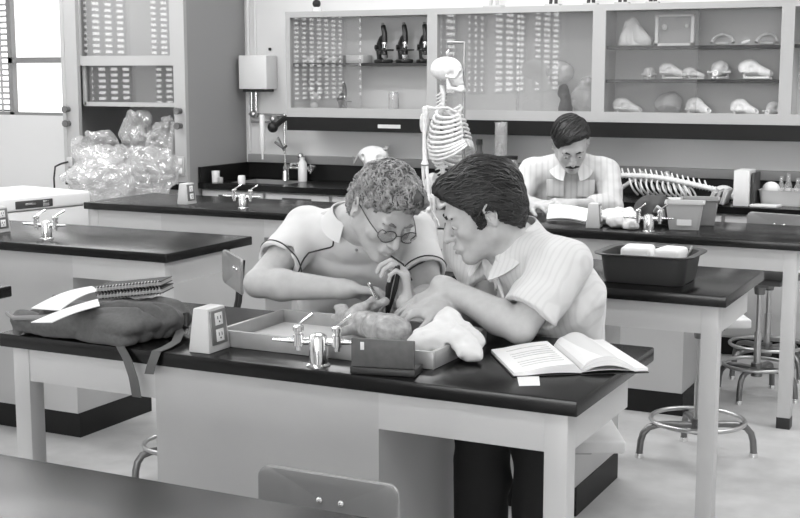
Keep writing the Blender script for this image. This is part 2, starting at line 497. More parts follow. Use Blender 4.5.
for i, (x0, x1) in enumerate(fill_wins):  # unseen glowing windows, added to brighten the scene from the front
    w = tag(bpy.data.objects.new('window_%d' % (i + 2 + len(wins)), None), kind='structure'); COL.objects.link(w); w.location = ((x0 + x1) / 2, RY0, 1.0)
    MB().mm(x0, x1, RY0 - .08, RY0 - .075, 1.0, 2.6).build('window_pane', emit('added frontal fill glow', 13.0), w, True, smooth=False)
    MB().mm(x0, x1, RY0 - .06, RY0 - .02, 1.78, 1.82).mm((x0 + x1) / 2 - .02, (x0 + x1) / 2 + .02, RY0 - .06, RY0 - .02, 1.0, 2.6).build('window_frame', FRAME, w, True, smooth=False)
# ------------------------------------------------------------------ wall bench along the back wall
DY = 6.54
t = thing('wall_bench', 'long black topped wall bench with sink along the back wall', 'bench', (-2.0, DY, 0))
DX0, DX1 = -4.655, 0.9
SX0, SX1, SY0, SY1 = -4.52, -4.10, 6.66, 6.99          # sink opening
b = MB()
b.mm(DX0, SX0, DY, RY1 - .02, BH - ST, BH).mm(SX1, DX1, DY, RY1 - .02, BH - ST, BH).mm(SX0, SX1, DY, SY0, BH - ST, BH).mm(SX0, SX1, SY1, RY1 - .02, BH - ST, BH)
b.build('worktop', SLAB, t, True, smooth=False)
b = MB().mm(DX0, DX1, RY1 - .025, RY1 - .002, BH, .878).mm(DX0, DX0 + .022, DY + .005, RY1 - .025, BH, .878)
b.build('backsplash', mat('black splash board', .007, .4, spec=.35), t, True, smooth=False)
MB().mm(DX0, DX1, DY + .04, RY1 - .03, .10, BH - ST - .16).mm(DX0, SX0 - .02, DY + .04, RY1 - .03, .5, BH - ST).mm(SX1 + .02, DX1, DY + .04, RY1 - .03, .5, BH - ST).mm(SX0 - .02, SX1 + .02, DY + .04, DY + .06, .5, BH - ST).build('carcass', BODY, t, True, smooth=False)
MB().mm(DX0, DX1, DY + .09, RY1 - .05, 0, .10).build('toe_kick', TOE, t, True, smooth=False)
b = MB().mm(SX0, SX1, SY0, SY1, .60, .605)
for q in ((SX0, SX0 + .005, SY0, SY1), (SX1 - .005, SX1, SY0, SY1), (SX0, SX1, SY0, SY0 + .005), (SX0, SX1, SY1 - .005, SY1)): b.mm(*q, .60, BH - .004)
b.build('sink_basin', mat('grey sink stone', .30, .4), t, True, smooth=False)
x = DX0 + .02
while x < DX1 - .3:
    d = MB().mm(x, x + .44, DY + .018, DY + .038, .585, .735, .003).build('drawer', BODY2, t, True)
    MB().mm(x + .12, x + .32, DY + .012, DY + .02, .69, .712).build('handle', mat('dark finger pull', .06, .5), d, True, smooth=False)
    d = MB().mm(x, x + .44, DY + .018, DY + .038, .115, .575, .003).build('door', BODY2, t, True)
    MB().mm(x + .36, x + .40, DY + .010, DY + .02, .44, .54).build('handle', mat('dark finger pull', .06, .5), d, True, smooth=False)
    x += .46
tag(MB().mm(DX0 + .03, DX1, RY1 - .045, RY1 - .003, .880, .932, .004).build('cable_raceway', mat('grey raceway', .34, .45), None), 'grey metal raceway running along the wall above the black splash board', 'raceway')

# ------------------------------------------------------------------ wall cabinets with glass fronts
CY0, CZ0, CZ1, CZG0, CZG1 = 6.82, 1.187, 1.822, 1.243, 1.788
CIN = mat('cabinet interior', .60, .6)
CFR = mat('pale cabinet frame', .42, .42)
SHELF = mat('dark shelf', .018, .45)
PANE = glassy('cabinet glass', .03, .98, fres=.12)
PANE2 = glassy('doubled cabinet glass', .08, .93, haze=.05, hazecol=.6, fres=.20)
def cabinet(x0, x1, label, shelves, panes, jl, jr):
    t = thing('wall_cabinet', label, 'cabinet', ((x0 + x1) / 2, CY0 + .14, CZ0), 0, 'glass fronted wall cabinets')
    b = MB().mm(x0, x1, RY1 - .03, RY1 - .002, CZ0, CZ1).mm(x0, x0 + .02, CY0 + .02, RY1 - .03, CZ0, CZ1).mm(x1 - .02, x1, CY0 + .02, RY1 - .03, CZ0, CZ1)
    b.mm(x0 + .02, x1 - .02, CY0 + .02, RY1 - .03, CZ0, CZ0 + .035).mm(x0 + .02, x1 - .02, CY0 + .02, RY1 - .03, CZ1 - .03, CZ1)
    b.build('carcass', CIN, t, True, smooth=False)
    b = MB().mm(x0, x1, CY0, CY0 + .02, CZ0, CZG0).mm(x0, x1, CY0, CY0 + .02, CZG1, CZ1)
    b.mm(x0, jl, CY0, CY0 + .02, CZG0, CZG1).mm(jr, x1, CY0, CY0 + .02, CZG0, CZG1)
    b.build('face_frame', CFR, t, True, smooth=False)
    for k, (p0, p1, m) in enumerate(panes):
        MB().mm(p0, p1, CY0 + .024 + k * .010, CY0 + .028 + k * .010, CZG0 - .01, CZG1 + .01).build('glass_door', m, t, True, smooth=False)
    for (s0, s1, z) in shelves:
        MB().mm(s0, s1, CY0 + .05, RY1 - .035, z - .018, z).build('shelf', SHELF, t, True, smooth=False)
    return t
C0, C1, C2, C3 = -4.180, -3.190, -2.188, -1.190
c1 = cabinet(C0, C1, 'wall cabinet with black microscopes on its upper shelf', [(C0 + .021, C1 - .021, 1.513)], [(C0 + .022, -3.67, PANE2)], C0 + .03, C1 - .032)
c2 = cabinet(C1, C2, 'wall cabinet behind the hanging skeleton, window reflections in its glass', [], [(C1 + .022, -2.66, PANE2), (-2.68, C2 - .022, PANE2)], C1 + .032, C2 - .036)
c3 = cabinet(C2, C3, 'wall cabinet with animal skulls on three levels', [(C2 + .021, C3 - .021, 1.598), (C2 + .021, C3 - .021, 1.418)], [(C2 + .022, -1.65, PANE2), (-1.66, C3 - .022, PANE)], C2 + .037, C3 - .032)
c4 = cabinet(C3, C3 + 1.0, 'wall cabinet cut off by the right picture edge', [(C3 + .021, C3 + .979, 1.60)], [(C3 + .022, C3 + .978, PANE)], C3 + .033, C3 + .967)
t = thing('lamp_valance', 'black strip under the glass fronted wall cabinets', 'valance', (-2.2, CY0 + .01, 1.10))
MB().mm(C0, C3 + 1.0, CY0 + .002, CY0 + .022, 1.104, CZ0 - .001).build('valance_board', mat('black valance', .006, .5, spec=.3), t, True, smooth=False)
for x in (-3.47, -3.12):
    MB().mm(x - .075, x + .075, CY0 - .0005, CY0 + .003, 1.128, 1.15).build('label_strip', mat('pale label strip', .62, .5), t, True, smooth=False)

# ------------------------------------------------------------------ fume hood
HX0, HX1, HY = -5.615, -4.660, 6.435
t = thing('fume_hood', 'tall grey fume hood with raised glass sash, stuffed with plastic bags', 'fume hood', ((HX0 + HX1) / 2, 6.75, 0))
HG = mat('grey hood panel', .30, .5); HF = mat('pale hood post', .42, .45); HI = mat('hood lining', .50, .6); HD = mat('dark hood baffle', .03, .6)
MB().mm(HX1 - .03, HX1, HY + .03, RY1 - .002, .0, 2.6).build('side_panel', HG, t, True, smooth=False)
MB().mm(HX0, HX0 + .03, HY + .03, RY1 - .002, .0, 2.6).build('side_panel', HG, t, True, smooth=False)
b = MB().mm(HX0 + .03, HX1 - .03, RY1 - .03, RY1 - .003, .78, 2.6)
b.build('back_lining', HI, t, True, smooth=False)
MB().mm(-5.02, HX1 - .031, RY1 - .12, RY1 - .035, .80, 2.0).build('baffle', HD, t, True, smooth=False)
b = MB().mm(HX0 - .0, HX0 + .125, HY, HY + .03, .781, 2.6).mm(HX0, HX0 + .03, HY - .004, HY, .781, 2.6)
lp = b.build('post', HF, t, True, smooth=False)
b = MB().mm(HX1 - .085, HX1, HY, HY + .03, .79, 2.6)
rp = b.build('post', HF, t, True, smooth=False)
for p, xs in ((lp, HX0 + .045), (rp, HX1 - .040)):
    for z in (1.225, 1.135):
        MB().cyl((xs, HY + .002, z), (xs, HY - .03, z), .018, .014, 14).cyl((xs, HY - .03, z), (xs, HY - .045, z), .022, .022, 8).build('valve_knob', DSTEEL, p, True)
ol = MB().mm(HX1 - .075, HX1 - .015, HY - .008, HY, .83, .95, .003).build('outlet_plate', mat('grey plate', .45, .4), rp, True)
for z in (.862, .918):
    MB().mm(HX1 - .06, HX1 - .03, HY - .012, HY - .007, z - .018, z + .018, .003).build('socket', WHITE, rp, True)
MB().mm(HX0 + .03, HX0 + .075, HY - .02, HY - .002, .86, .92, .004).build('outlet_plate', PLASTIC, lp, True)
# raised sash
s = MB().mm(-5.535, -4.72, HY + .032, HY + .05, 1.50, 1.56).mm(-5.535, -5.483, HY + .032, HY + .05, 1.56, 2.5).mm(-4.79, -4.72, HY + .032, HY + .05, 1.56, 2.5).build('sash_frame', HF, t, True, smooth=False)
MB().mm(-5.49, -4.785, HY + .040, HY + .044, 1.555, 2.5).build('sash_glass', PANE2, s, True, smooth=False)
l = MB().mm(-5.49, -4.745, HY + .06, HY + .085, 1.245, 1.272).mm(-5.50, -5.475, HY + .06, HY + .085, 1.25, 1.50).mm(-4.745, -4.72, HY + .06, HY + .085, 1.25, 1.50).build('lower_sash_frame', HF, t, True, smooth=False)
MB().mm(-5.48, -4.74, HY + .07, HY + .074, 1.265, 1.50).build('lower_sash_glass', glassy('dark sash glass', .12, .80, haze=.1, hazecol=.25, fres=.2), l, True, smooth=False)
MB().mm(-5.49, -4.745, HY + .10, HY + .13, 1.262, 2.5).build('inner_lining', HI, t, True, smooth=False)
MB().mm(HX0 + .03, HX1 - .03, HY + .03, RY1 - .03, 2.5, 2.6).build('hood_top', HG, t, True, smooth=False)
MB().mm(HX0 + .0, HX1 - .031, HY - .005, RY1 - .031, .742, .780).build('hood_worktop', SLAB, t, True, smooth=False)
MB().mm(HX0 + .031, HX1 - .031, HY + .03, RY1 - .04, .0, .742).build('base_cabinet', BODY, t, True, smooth=False)

# ------------------------------------------------------------------ chest freezer by the window wall
t = thing('chest_freezer', 'white chest freezer with closed lid below the window', 'freezer', (-5.05, 5.55, 0), 0)
fz_dir = math.atan2(5.679 - 5.099, -4.79 + 4.90)
FM = Matrix.Rotation(fz_dir, 4, 'Z'); ux = Vector((math.cos(fz_dir), math.sin(fz_dir), 0)); uy = Vector((-math.sin(fz_dir), math.cos(fz_dir), 0))
fc = Vector((-4.79, 5.679, 0)) - ux * .60 + uy * .30
R3 = Matrix.Rotation(fz_dir, 3, 'Z')
MB().box((fc.x, fc.y, .365), (1.20, .59, .70), R3, .012).box((fc.x, fc.y, .01), (1.1, .5, .018), R3).build('freezer_body', WHITE, t, True)
ld = MB().box((fc.x, fc.y, .758), (1.215, .61, .075), R3, .014, 3).build('lid', WHITE, t, True)
lc = fc - uy * .306 + ux * .22
pl = MB().box((lc.x, lc.y, .752), (.24, .012, .042), R3, .003).build('latch_plate', mat('dark latch', .05, .4), ld, True)
lc2 = lc + ux * .07 - uy * .006
MB().box((lc2.x, lc2.y, .752), (.04, .016, .03), R3, .003).box((lc2.x - ux.x * .1, lc2.y - ux.y * .1, .755), (.07, .012, .012), R3, .003).build('latch_lock', CHROME, ld, True)

# ------------------------------------------------------------------ things fixed to the back wall
t = thing('towel_dispenser', 'white metal box hanging on the back wall left of the cabinets', 'dispenser', (-4.52, 7.03, 1.36))
MB().mm(-4.625, -4.415, 6.965, 7.097, 1.352, 1.565, .006).build('casing', WHITE, t, True)
MB().mm(-4.60, -4.44, 6.975, 7.09, 1.335, 1.353).build('towel_slot', BLACK, t, True, smooth=False)
tag(MB().box((-4.465, 7.09, 1.605), (.018, .012, .018), None, .003).build('wall_hook', BLACK), 'tiny black hook on the wall above the white dispenser', 'hook')
t = thing('wall_pipework', 'chrome pipes and valves on the wall below the white dispenser', 'pipework', (-4.5, 7.06, 1.15))
MB().tube([(-4.60, 7.075, 1.33), (-4.60, 7.075, 1.19)], .008).tube([(-4.565, 7.075, 1.33), (-4.565, 7.075, 1.17)], .008).tube([(-4.62, 7.075, 1.19), (-4.35, 7.075, 1.185)], .009).tube([(-4.60, 7.07, 1.14), (-4.38, 7.07, 1.14)], .009).build('pipe', CHROME, t, True)
for x, z in ((-4.57, 1.19), (-4.42, 1.16)): MB().ball((x, 7.05, z), .026, 8).build('valve', STEEL, t, True)
tag(MB().tube([(-4.63, 7.09, 2.6), (-4.63, 7.09, .95)], .012).tube([(-4.575, 7.09, 2.6), (-4.575, 7.09, 1.57)], .010).build('wall_conduit', WALL), 'painted vertical conduits on the wall beside the fume hood', 'conduit')
t = thing('retort_stand', 'upright rod with black clamps left of the wall cabinets', 'stand', (-4.27, 6.95, BH))
MB().tube([(-4.275, 6.95, BH + .06), (-4.275, 6.95, 1.20)], .007).build('rod', CHROME, t, True)
MB().cyl((-4.275, 6.95, BH), (-4.275, 6.95, BH + .06), .026, .022).build('base', CHROME, t, True)
MB().tube([(-4.335, 6.93, 1.12), (-4.26, 6.92, 1.17), (-4.22, 6.92, 1.185)], .018, 8).ball((-4.35, 6.93, 1.115), .035, 8).build('clamp', BLACK, t, True)
MB().tube([(-4.34, 6.94, 1.02), (-4.275, 6.93, .985), (-4.25, 6.93, 1.0)], .009, 8).tube([(-4.32, 6.94, 1.05), (-4.27, 6.93, .97)], .007, 8).build('clamp', DSTEEL, t, True)
tag(MB().lathe([(0, .0), (.006, .0), (.008, .04), (.017, .06), (.017, .27), (.013, .28), (0, .28)], (-4.385, 6.86, .915)).build('eyedropper_tube', mat('white plastic tube', .75, .4)), 'white vertical tube held by the clamp over the sink', 'tube')
# sink tap
t = thing('sink_tap', 'chrome laboratory tap standing behind the sink', 'tap', (-4.20, 7.02, BH))
MB().cyl((-4.20, 7.02, BH), (-4.20, 7.02, BH + .15), .020, .017).ball((-4.20, 7.02, BH + .15), .022, 8).tube([(-4.20, 7.02, BH + .10), (-4.20, 6.90, BH + .105)], .010).build('tap_body', CHROME, t, True)
MB().tube([(-4.28, 7.01, BH + .075), (-4.12, 7.01, BH + .075)], .012).build('cross_pipe', CHROME, t, True)
for x in (-4.29, -4.11): MB().cyl((x, 7.03, BH + .075), (x, 6.985, BH + .075), .020, .024, 8).tube([(x, 6.985, BH + .045), (x, 6.985, BH + .105)], .007).build('handle', CHROME, t, True)
# ------------------------------------------------------------------ people
SKIN = mat('skin', .47, .5, spec=.35, noise=.05, nscale=60, bump=.06, bscale=350)
EYEW = mat('eye white', .70, .2); IRIS = mat('iris', .03, .15)
LIP = mat('lip', .36, .45)
class Fr:
    """local frame of a head or torso: f forward, l towards the person's left, u up"""
    def __init__(s, o, f, up):
        s.o = A(*o); s.f = nrm(f); up = A(*up); s.l = nrm(np.cross(up, s.f)); s.u = np.cross(s.f, s.l)
    def __call__(s, a, b, c): return s.o + s.f * a + s.l * b + s.u * c
    def M(s): return np.array([s.f, s.l, s.u])
def tilt(f, pitch_down, roll=0.0):
    """forward and up vectors of a head that faces along f, bowed by pitch_down, then rolled about its forward axis"""
    f = nrm(f); z = A(0, 0, 1); l = nrm(np.cross(z, f))
    p = math.radians(pitch_down); F = f * math.cos(p) - z * math.sin(p); U = np.cross(F, l)
    r = math.radians(roll); U2 = U * math.cos(r) + l * math.sin(r)
    return F, U2
def head_sdf(S, H, neck_base, s=1.0, nose=1.0, jaw=1.0):
    M = H.M(); q = lambda a, b, c: H(a * s, b * s, c * s); R = lambda *r: [x * s for x in r]
    S.ell(q(-.014, 0, .028), R(.094, .074, .084), M, k=.02)
    S.ell(q(.034, 0, -.030), R(.058, .056, .088), M, k=.03)
    for e in (-1, 1):
        S.cone(q(.000, .050 * e, -.062), q(.072, .012 * e, -.104), .018 * s, .016 * s * jaw, k=.028)
        S.cone(q(-.005, .058 * e, -.02), q(.0, .050 * e, -.062), .014 * s, .017 * s, k=.025)
        S.ell(q(.060, .042 * e, -.034), R(.022, .020, .020), M, k=.02)
    S.ell(q(.080, 0, -.106), R(.017, .020, .015), M, k=.016)
    S.cone(q(.082, -.036, .016), q(.082, .036, .016), .012 * s, k=.016)
    for e in (-1, 1):
        S.ell(q(.098, .032 * e, -.006), R(.017, .021, .014), M, k=.014, mode='s')
        S.ell(q(.0765, .032 * e, -.005), R(.0150, .0165, .0140), M, k=.004)
        S.ell(q(.092, .031 * e, -.0085), R(.008, .013, .0022), M, k=.003, mode='s')
    S.chain([q(.090, 0, .006), q(.103, 0, -.018), q(.114 * nose, 0, -.038)], [.0075 * s, .0085 * s, .0115 * s], k=.010)
    for e in (-1, 1): S.ell(q(.101, .0115 * e, -.042), R(.010, .0072, .0075), M, k=.006)
    S.ell(q(.092, 0, -.070), R(.012, .024, .016), M, k=.014)
    S.chain([q(.094, -.022, -.072), q(.1035, 0, -.0675), q(.094, .022, -.072)], [.0035 * s, .0056 * s, .0035 * s], k=.005)
    S.chain([q(.093, -.020, -.0755), q(.1015, 0, -.0795), q(.093, .020, -.0755)], [.0035 * s, .0062 * s, .0035 * s], k=.005)
    S.ell(q(.106, 0, -.0732), R(.009, .022, .0013), M, k=.003, mode='s')
    for e in (-1, 1):
        c = q(-.008, .078 * e, -.012)
        f2 = nrm(H.f + H.l * e * .35 - H.u * .15); l2 = nrm(np.cross(H.u, f2)); u2 = np.cross(f2, l2); ME = np.array([f2, l2, u2])
        E = lambda x, y, z: c + (f2 * x + l2 * y * e + u2 * z) * s
        S.ell(E(-.001, -.003, 0), R(.016, .0060, .028), ME, k=.005)
        S.chain([E(.012, .000, .006), E(.011, .006, .020), E(.000, .009, .029), E(-.011, .009, .024), E(-.016, .008, .010), E(-.013, .006, -.010), E(-.005, .004, -.024)], [x * s for x in (.0030, .0036, .0040, .0042, .0040, .0036, .0040)], k=.002)
        S.ell(E(.002, .004, -.004), R(.0085, .0075, .012), ME, k=.004, mode='s')
        S.ell(E(.001, .002, -.028), R(.0085, .0055, .0085), ME, k=.005)
        S.cone(E(.012, .003, -.004), E(.011, .004, -.010), .0042 * s, k=.003)
    nb = A(*neck_base)
    S.cone(q(-.022, 0, -.055), nb, .053 * s, .058, k=.03)
    S.cone(q(.01, 0, -.085), nb + H.f * .02, .034 * s, .036, k=.03)
def head_parts(root, H, s=1.0, brow=None, look=0.0):
    q = lambda a, b, c: H(a * s, b * s, c * s)
    for e in (-1, 1):
        S = SDF(); S.ell(q(.0775, .032 * e, -.0085), [.0138 * s] * 3, None)
        ey = iso('eye', S, .0022, EYEW, root)
        S = SDF(); c = q(.0775, .032 * e, -.0085); d = nrm(H.f - H.u * (.35 + look)); S.ell(c + d * .0092 * s, [.0062 * s] * 3, None)
        iso('iris', S, .0016, IRIS, ey)
        if brow:
            S = SDF(); S.chain([q(.0945, .015 * e, .0135), q(.0935, .030 * e, .0195), q(.083, .048 * e, .013)], [.0030 * s, .0040 * s, .0022 * s], k=.004)
            S.disp(lambda P: vnoise(P, 500) * .0012)
            iso('eyebrow', S, .0018, brow, root)
    S = SDF(); S.chain([q(.0955, -.019, -.0765), q(.1045, 0, -.0800), q(.0955, .019, -.0765)], [.002 * s, .0040 * s, .002 * s], k=.004)
    S.chain([q(.0965, -.019, -.0715), q(.1062, 0, -.0680), q(.0965, .019, -.0715)], [.0015 * s, .0032 * s, .0015 * s], k=.002)
    iso('lips', S, .0018, LIP, root)
def hand_sdf(S, w, d, n, side, curl, thumb=(.5, .6, .3), s=1.0, spread=1.0, tcurl=.3, k=.012):
    """w wrist, d direction of the palm, n palm normal (out of the palm), side +1: thumb along n x d"""
    w = A(*w); d = nrm(d); n = nrm(n - d * (n @ d)); t = np.cross(n, d) * side
    M = np.array([d, t, n])
    S.box(w + d * .048 * s, [.046 * s, .036 * s, .0125 * s], .012 * s, M, k=.02)
    S.cone(w + d * .015 + t * .014 * s + n * .003, w + d * .05 * s + t * .028 * s + n * .006, .014 * s, .012 * s, k=.012)
    base = [(.090, .029), (.095, .010), (.090, -.010), (.081, -.028)]
    lens = [(.043, .025, .021), (.047, .029, .022), (.043, .027, .021), (.033, .020, .019)]
    segs = []
    for i in range(4):
        b = w + d * base[i][0] * s + t * base[i][1] * s
        dd = nrm(d + t * (.13, .03, -.06, -.15)[i] * spread)
        a = 0; p = b; r = (.0092, .0095, .0090, .0078)[i] * s
        for j in range(3):
            a += curl[i] * (.9, 1.1, .7)[j]
            e = p + (dd * math.cos(a) + n * math.sin(a)) * lens[i][j] * s
            segs.append((i, p, e, r, r * .90)); p = e; r *= .90
    tb = w + d * .030 * s + t * .030 * s + n * .004
    td = nrm(d * thumb[0] + t * thumb[1] + n * thumb[2]); p1 = tb + td * .042 * s
    td2 = nrm(td * math.cos(tcurl) + (n * .5 + d * .5 - t * .5) * math.sin(tcurl)); p2 = p1 + td2 * .032 * s
    segs += [(4, tb, p1, .0125 * s, .0108 * s), (4, p1, p2, .0108 * s, .0088 * s)]
    def fn(P):
        o = None
        for i in range(5):
            g = None
            for si, a, b, ra, rb in segs:
                if si != i: continue
                q = d_cone(P, a, b, ra, rb); g = q if g is None else smin(g, q, .003)
            o = g if o is None else smin(o, g, .0015)
        return o
    pts = np.array([x for sg in segs for x in (sg[1], sg[2])])
    S.fn(fn, pts.min(0) - .015, pts.max(0) + .015, k)
    return segs
def arm_sdf(S, sh, el, wr, s=1.0, k=.03):
    sh, el, wr = A(*sh), A(*el), A(*wr)
    S.cone(sh, sh + (el - sh) * .45, .047 * s, .046 * s, k=k)
    S.cone(sh + (el - sh) * .40, el, .046 * s, .037 * s, k=.02)
    m = el + (wr - el) * .28
    S.cone(el, m, .037 * s, .043 * s, k=.012)
    S.cone(m, wr, .043 * s, .0265 * s, k=.012)
    S.cone(wr, wr + nrm(wr - el) * .02, .0265 * s, .024 * s, k=.012)
def torso_sdf(S, hip, chest, neck, lat, r=0.0):
    """hip, chest and neck centres; lat is the sideways direction at the shoulders"""
    hip, chest, neck, lat = A(*hip), A(*chest), A(*neck), nrm(lat)
    S.econe(hip, (hip * .55 + chest * .45), .108 + r, .098 + r, lat, 1.42, k=.05)
    S.econe((hip * .55 + chest * .45), chest, .098 + r, .110 + r, lat, 1.45, k=.05)
    S.econe(chest, chest + (neck - chest) * .62, .108 + r, .068 + r, lat, 1.55, k=.05)
def hair_locks(S, root, H, m, n, length, rad, grow, seed=1, curl=0.0, lift=.002, region=None, s=1.0, wob=.25):
    """tapered locks that lie on the hair shape and follow grow(p_local) -> direction"""
    rg = np.random.RandomState(seed)
    mb = MB(); done = 0; M = H.M()
    C = rg.normal(size=(n * 8, 3)); C /= np.linalg.norm(C, axis=1)[:, None]
    P = H.o + (C * (.12 * s, .105 * s, .12 * s)) @ M
    def proj(P, it=6):
        for _ in range(it):
            d = S(P)[:, None]; e = .003
            G = np.stack([S(P + v) - S(P - v) for v in np.eye(3) * e], 1) / (2 * e)
            G /= np.maximum(np.linalg.norm(G, axis=1), 1e-6)[:, None]
            P = P - np.clip(d, -.02, .02) * G
        return P, G
    P, G = proj(P)
    L = (P - H.o) @ M.T
    ok = np.abs(S(P)) < .002
    if region is not None: ok &= region(L / s)
    P = P[ok][:n]
    n = len(P); steps = 6
    path = [P]; Q = P.copy(); ph = rg.rand(n) * 6.28; cw = rg.normal(size=(n, 3)) * wob
    ln = length * (.6 + .8 * rg.rand(n))
    for k in range(steps):
        Lc = (Q - H.o) @ M.T / s
        D = grow(Lc) + cw
        if curl: D = D + curl * np.stack([np.sin(ph + k * 1.9), np.cos(ph * 1.3 + k * 1.7), np.sin(ph * .7 + k * 2.1)], 1)
        D = D @ M
        d = S(Q)[:, None]
        G = np.stack([S(Q + v) - S(Q - v) for v in np.eye(3) * .003], 1); G /= np.maximum(np.linalg.norm(G, axis=1), 1e-6)[:, None]
        D = D - (D * G).sum(1)[:, None] * G
        D /= np.maximum(np.linalg.norm(D, axis=1), 1e-6)[:, None]
        Q = Q + D * (ln / steps)[:, None]
        Q = Q - np.clip(S(Q) - lift - (.002 * (k == steps - 1)), -.01, .01)[:, None] * G
        path.append(Q)
    W = np.stack(path, 1)
    prof = [.55, .95, 1.0, .95, .8, .55, .12]
    for i in range(n):
        r = rad * (.6 + .8 * rg.rand())
        mb.tube(W[i].tolist(), [r * p for p in prof], 5, cap=False)
    return mb

# ---- first man: pale polo shirt with dark piping, curly fair hair, glasses, bowed over the tray
def build_polo_man():
    t = thing('person', 'young man in pale polo shirt and glasses bowed over the tray', 'person', (-1.86, 3.40, 0))
    fT = nrm(A(.40, -.916, 0)); lat = A(.916, .40, 0)
    hip, chest, neck = A(-1.86, 3.42, .632), A(-1.765, 3.26, .90), A(-1.705, 3.135, 1.050)
    rsh, lsh = A(-1.862, 3.150, 1.008), A(-1.585, 3.265, .995)
    rel, rwr = A(-1.885, 2.915, .884), A(-1.662, 2.990, .874)
    lel, lwr = A(-1.465, 3.14, .835), A(-1.452, 2.962, .856)
    F, U = tilt(A(.82, -.57, 0), 36, 8)
    H = Fr(A(-1.558, 3.035, 1.096), F, U)
    S = SDF()
    torso_sdf(S, hip, chest, neck, lat)
    for a in (rsh, lsh): S.cone(neck - A(0, 0, .03), a, .055, .050, k=.04)
    arm_sdf(S, rsh, rel, rwr, 1.0); arm_sdf(S, lsh, lel, lwr, 1.0)
    head_sdf(S, H, neck + A(-.01, .015, -.02), 1.0)
    # right hand pinches forceps, its back towards the viewer
    hand_sdf(S, rwr + A(.012, .004, 0), A(.86, .40, -.10), A(.10, -.25, -.95), -1, [.50, .62, .70, .75], thumb=(.75, .35, .5), tcurl=.5, s=.95)
    # left hand upright around the tool
    hand_sdf(S, lwr, A(-.12, .0, .9), A(-.80, -.55, -.15), 1, [.85, .95, 1.0, 1.05], thumb=(.8, .3, .45), tcurl=.5, s=.92)
    for e, kx in ((-1, -.03), (1, .05)):
        hp = hip + lat * e * .085; kn = hp + fT * .38 + A(0, 0, -.06) + lat * e * .06; an = A(kn[0], kn[1], .09) - fT * .15
        S.cone(hp, kn, .085, .055, k=.04).cone(kn, an, .053, .035, k=.02).cone(an, an + fT * .12 - A(0, 0, .05), .035, .028, k=.02)
    bench_clear(S, AY, (-1.86, 3.42, .497))
    iso('body', S, .0042, SKIN, t)
    head_parts(t, H, 1.0, mat('fair brow', .16, .7))
    # shirt
    C = SDF(); torso_sdf(C, hip + A(0, 0, .05), chest, neck - A(0, 0, .012), lat, .016)
    for a in (rsh, lsh): C.cone(neck - A(0, 0, .045), a, .060, .062, k=.04)
    rs = rsh + (rel - rsh) * .62; ls = lsh + (lel - lsh) * .60
    C.cone(rsh, rs, .062, .066, k=.03).cone(lsh, ls, .062, .062, k=.03)
    for a, e in ((rs, rel), (ls, lel)):
        d = nrm(e - a); C.cone(a - d * .012, a + d * .04, .0535, .054, k=.005, mode='s')
    for a, e in ((rs, rel), (ls, lel)):
        d = nrm(e - a); C.fn(lambda P, a=a, d=d: np.maximum(-((P - a) @ d), np.sqrt(((P - a)**2).sum(1)) - .085), a - .09, a + .09, k=.003, mode='s')
    C.disp(lambda P: vnoise(P * A(1, 1, .6), 17) * .006 + vnoise(P, 40, 3) * .0022)
    nf = nrm(H.f * .4 + fT)
    C.cone(neck + A(0, 0, .02), neck + nf * .05 + A(0, 0, .0), .060, .040, k=.006, mode='s')
    C.cone(neck + nf * .03, neck + nf * .125 + A(0, 0, -.07), .030, .010, k=.006, mode='s')
    PS = mat('pale knit polo', .66, .85, bump=.10, bscale=240)
    bench_clear(C, AY, (-1.86, 3.42, .497))
    sh = iso('polo_shirt', C, .0045, PS, t)
    # dark piping: round the yoke and along the sleeve hems
    def on_shirt(pts, off=.0015):
        P = np.array(pts, float)
        for _ in range(8):
            d = C(P)[:, None]; G = np.stack([C(P + v) - C(P - v) for v in np.eye(3) * .004], 1)
            G /= np.maximum(np.linalg.norm(G, axis=1), 1e-6)[:, None]; P = P - np.clip(d - off, -.02, .02) * G
        return P
    def arc(fn, n=40): return on_shirt([fn(i / (n - 1)) for i in range(n)]).tolist()
    PIPE = mat('dark piping', .035, .7)
    cf = fT
    ch = neck + cf * .09 - A(0, 0, .10)
    kn_ = [(.060, .055, -.015), (.070, .090, -.070), (.080, .10, -.115), (.100, .10, -.150), (.135, .09, -.168), (.170, .07, -.160), (.200, .045, -.125)]
    for e in (-1, 1):
        MB().tube(arc(lambda u: neck + lat * e * np.interp(u * 6, range(7), [p[0] for p in kn_]) + cf * np.interp(u * 6, range(7), [p[1] for p in kn_]) + A(0, 0, np.interp(u * 6, range(7), [p[2] for p in kn_]))), .0022, 6).build('piping', PIPE, sh, True)
    def ring(a, e, r):
        d = nrm(e - a); u = nrm(np.cross(d, A(0, 0, 1))); w = np.cross(d, u); c = a - d * .012
        return [c + (u * math.cos(k) + w * math.sin(k)) * r for k in np.linspace(0, 2 * math.pi, 40, endpoint=False)]
    MB().tube(on_shirt(ring(rs, rel, .066), .001).tolist(), .0020, 6, closed=True).build('sleeve_piping', PIPE, sh, True)
    MB().tube(on_shirt(ring(ls, lel, .062), .001).tolist(), .0020, 6, closed=True).build('sleeve_piping', PIPE, sh, True)
    # collar: two wings round the neck
    def collar(rad_n, w, gap, name):
        def f(u, v):
            a = gap + (2 * math.pi - 2 * gap) * u
            d = cf * math.cos(a) + lat * math.sin(a)
            rr = rad_n + w * v * (1 + .10 * math.cos(a))
            z = .036 - .010 * math.cos(a) - v * (.036 + .016 * max(0, math.cos(a)))
            p = neck + d * rr + A(0, 0, z) + cf * .014 + A(0, 0, -.035) * max(0, math.cos(a))
            return tuple(p)
        return MB().grid(f, 44, 8, .0035).build(name, PS, sh, True)
    collar(.060, .032, .36, 'collar')
    pk = on_shirt([neck + cf * .15 + lat * .012 + A(0, 0, -.125 - .066 * k) for k in range(2)], .0008)
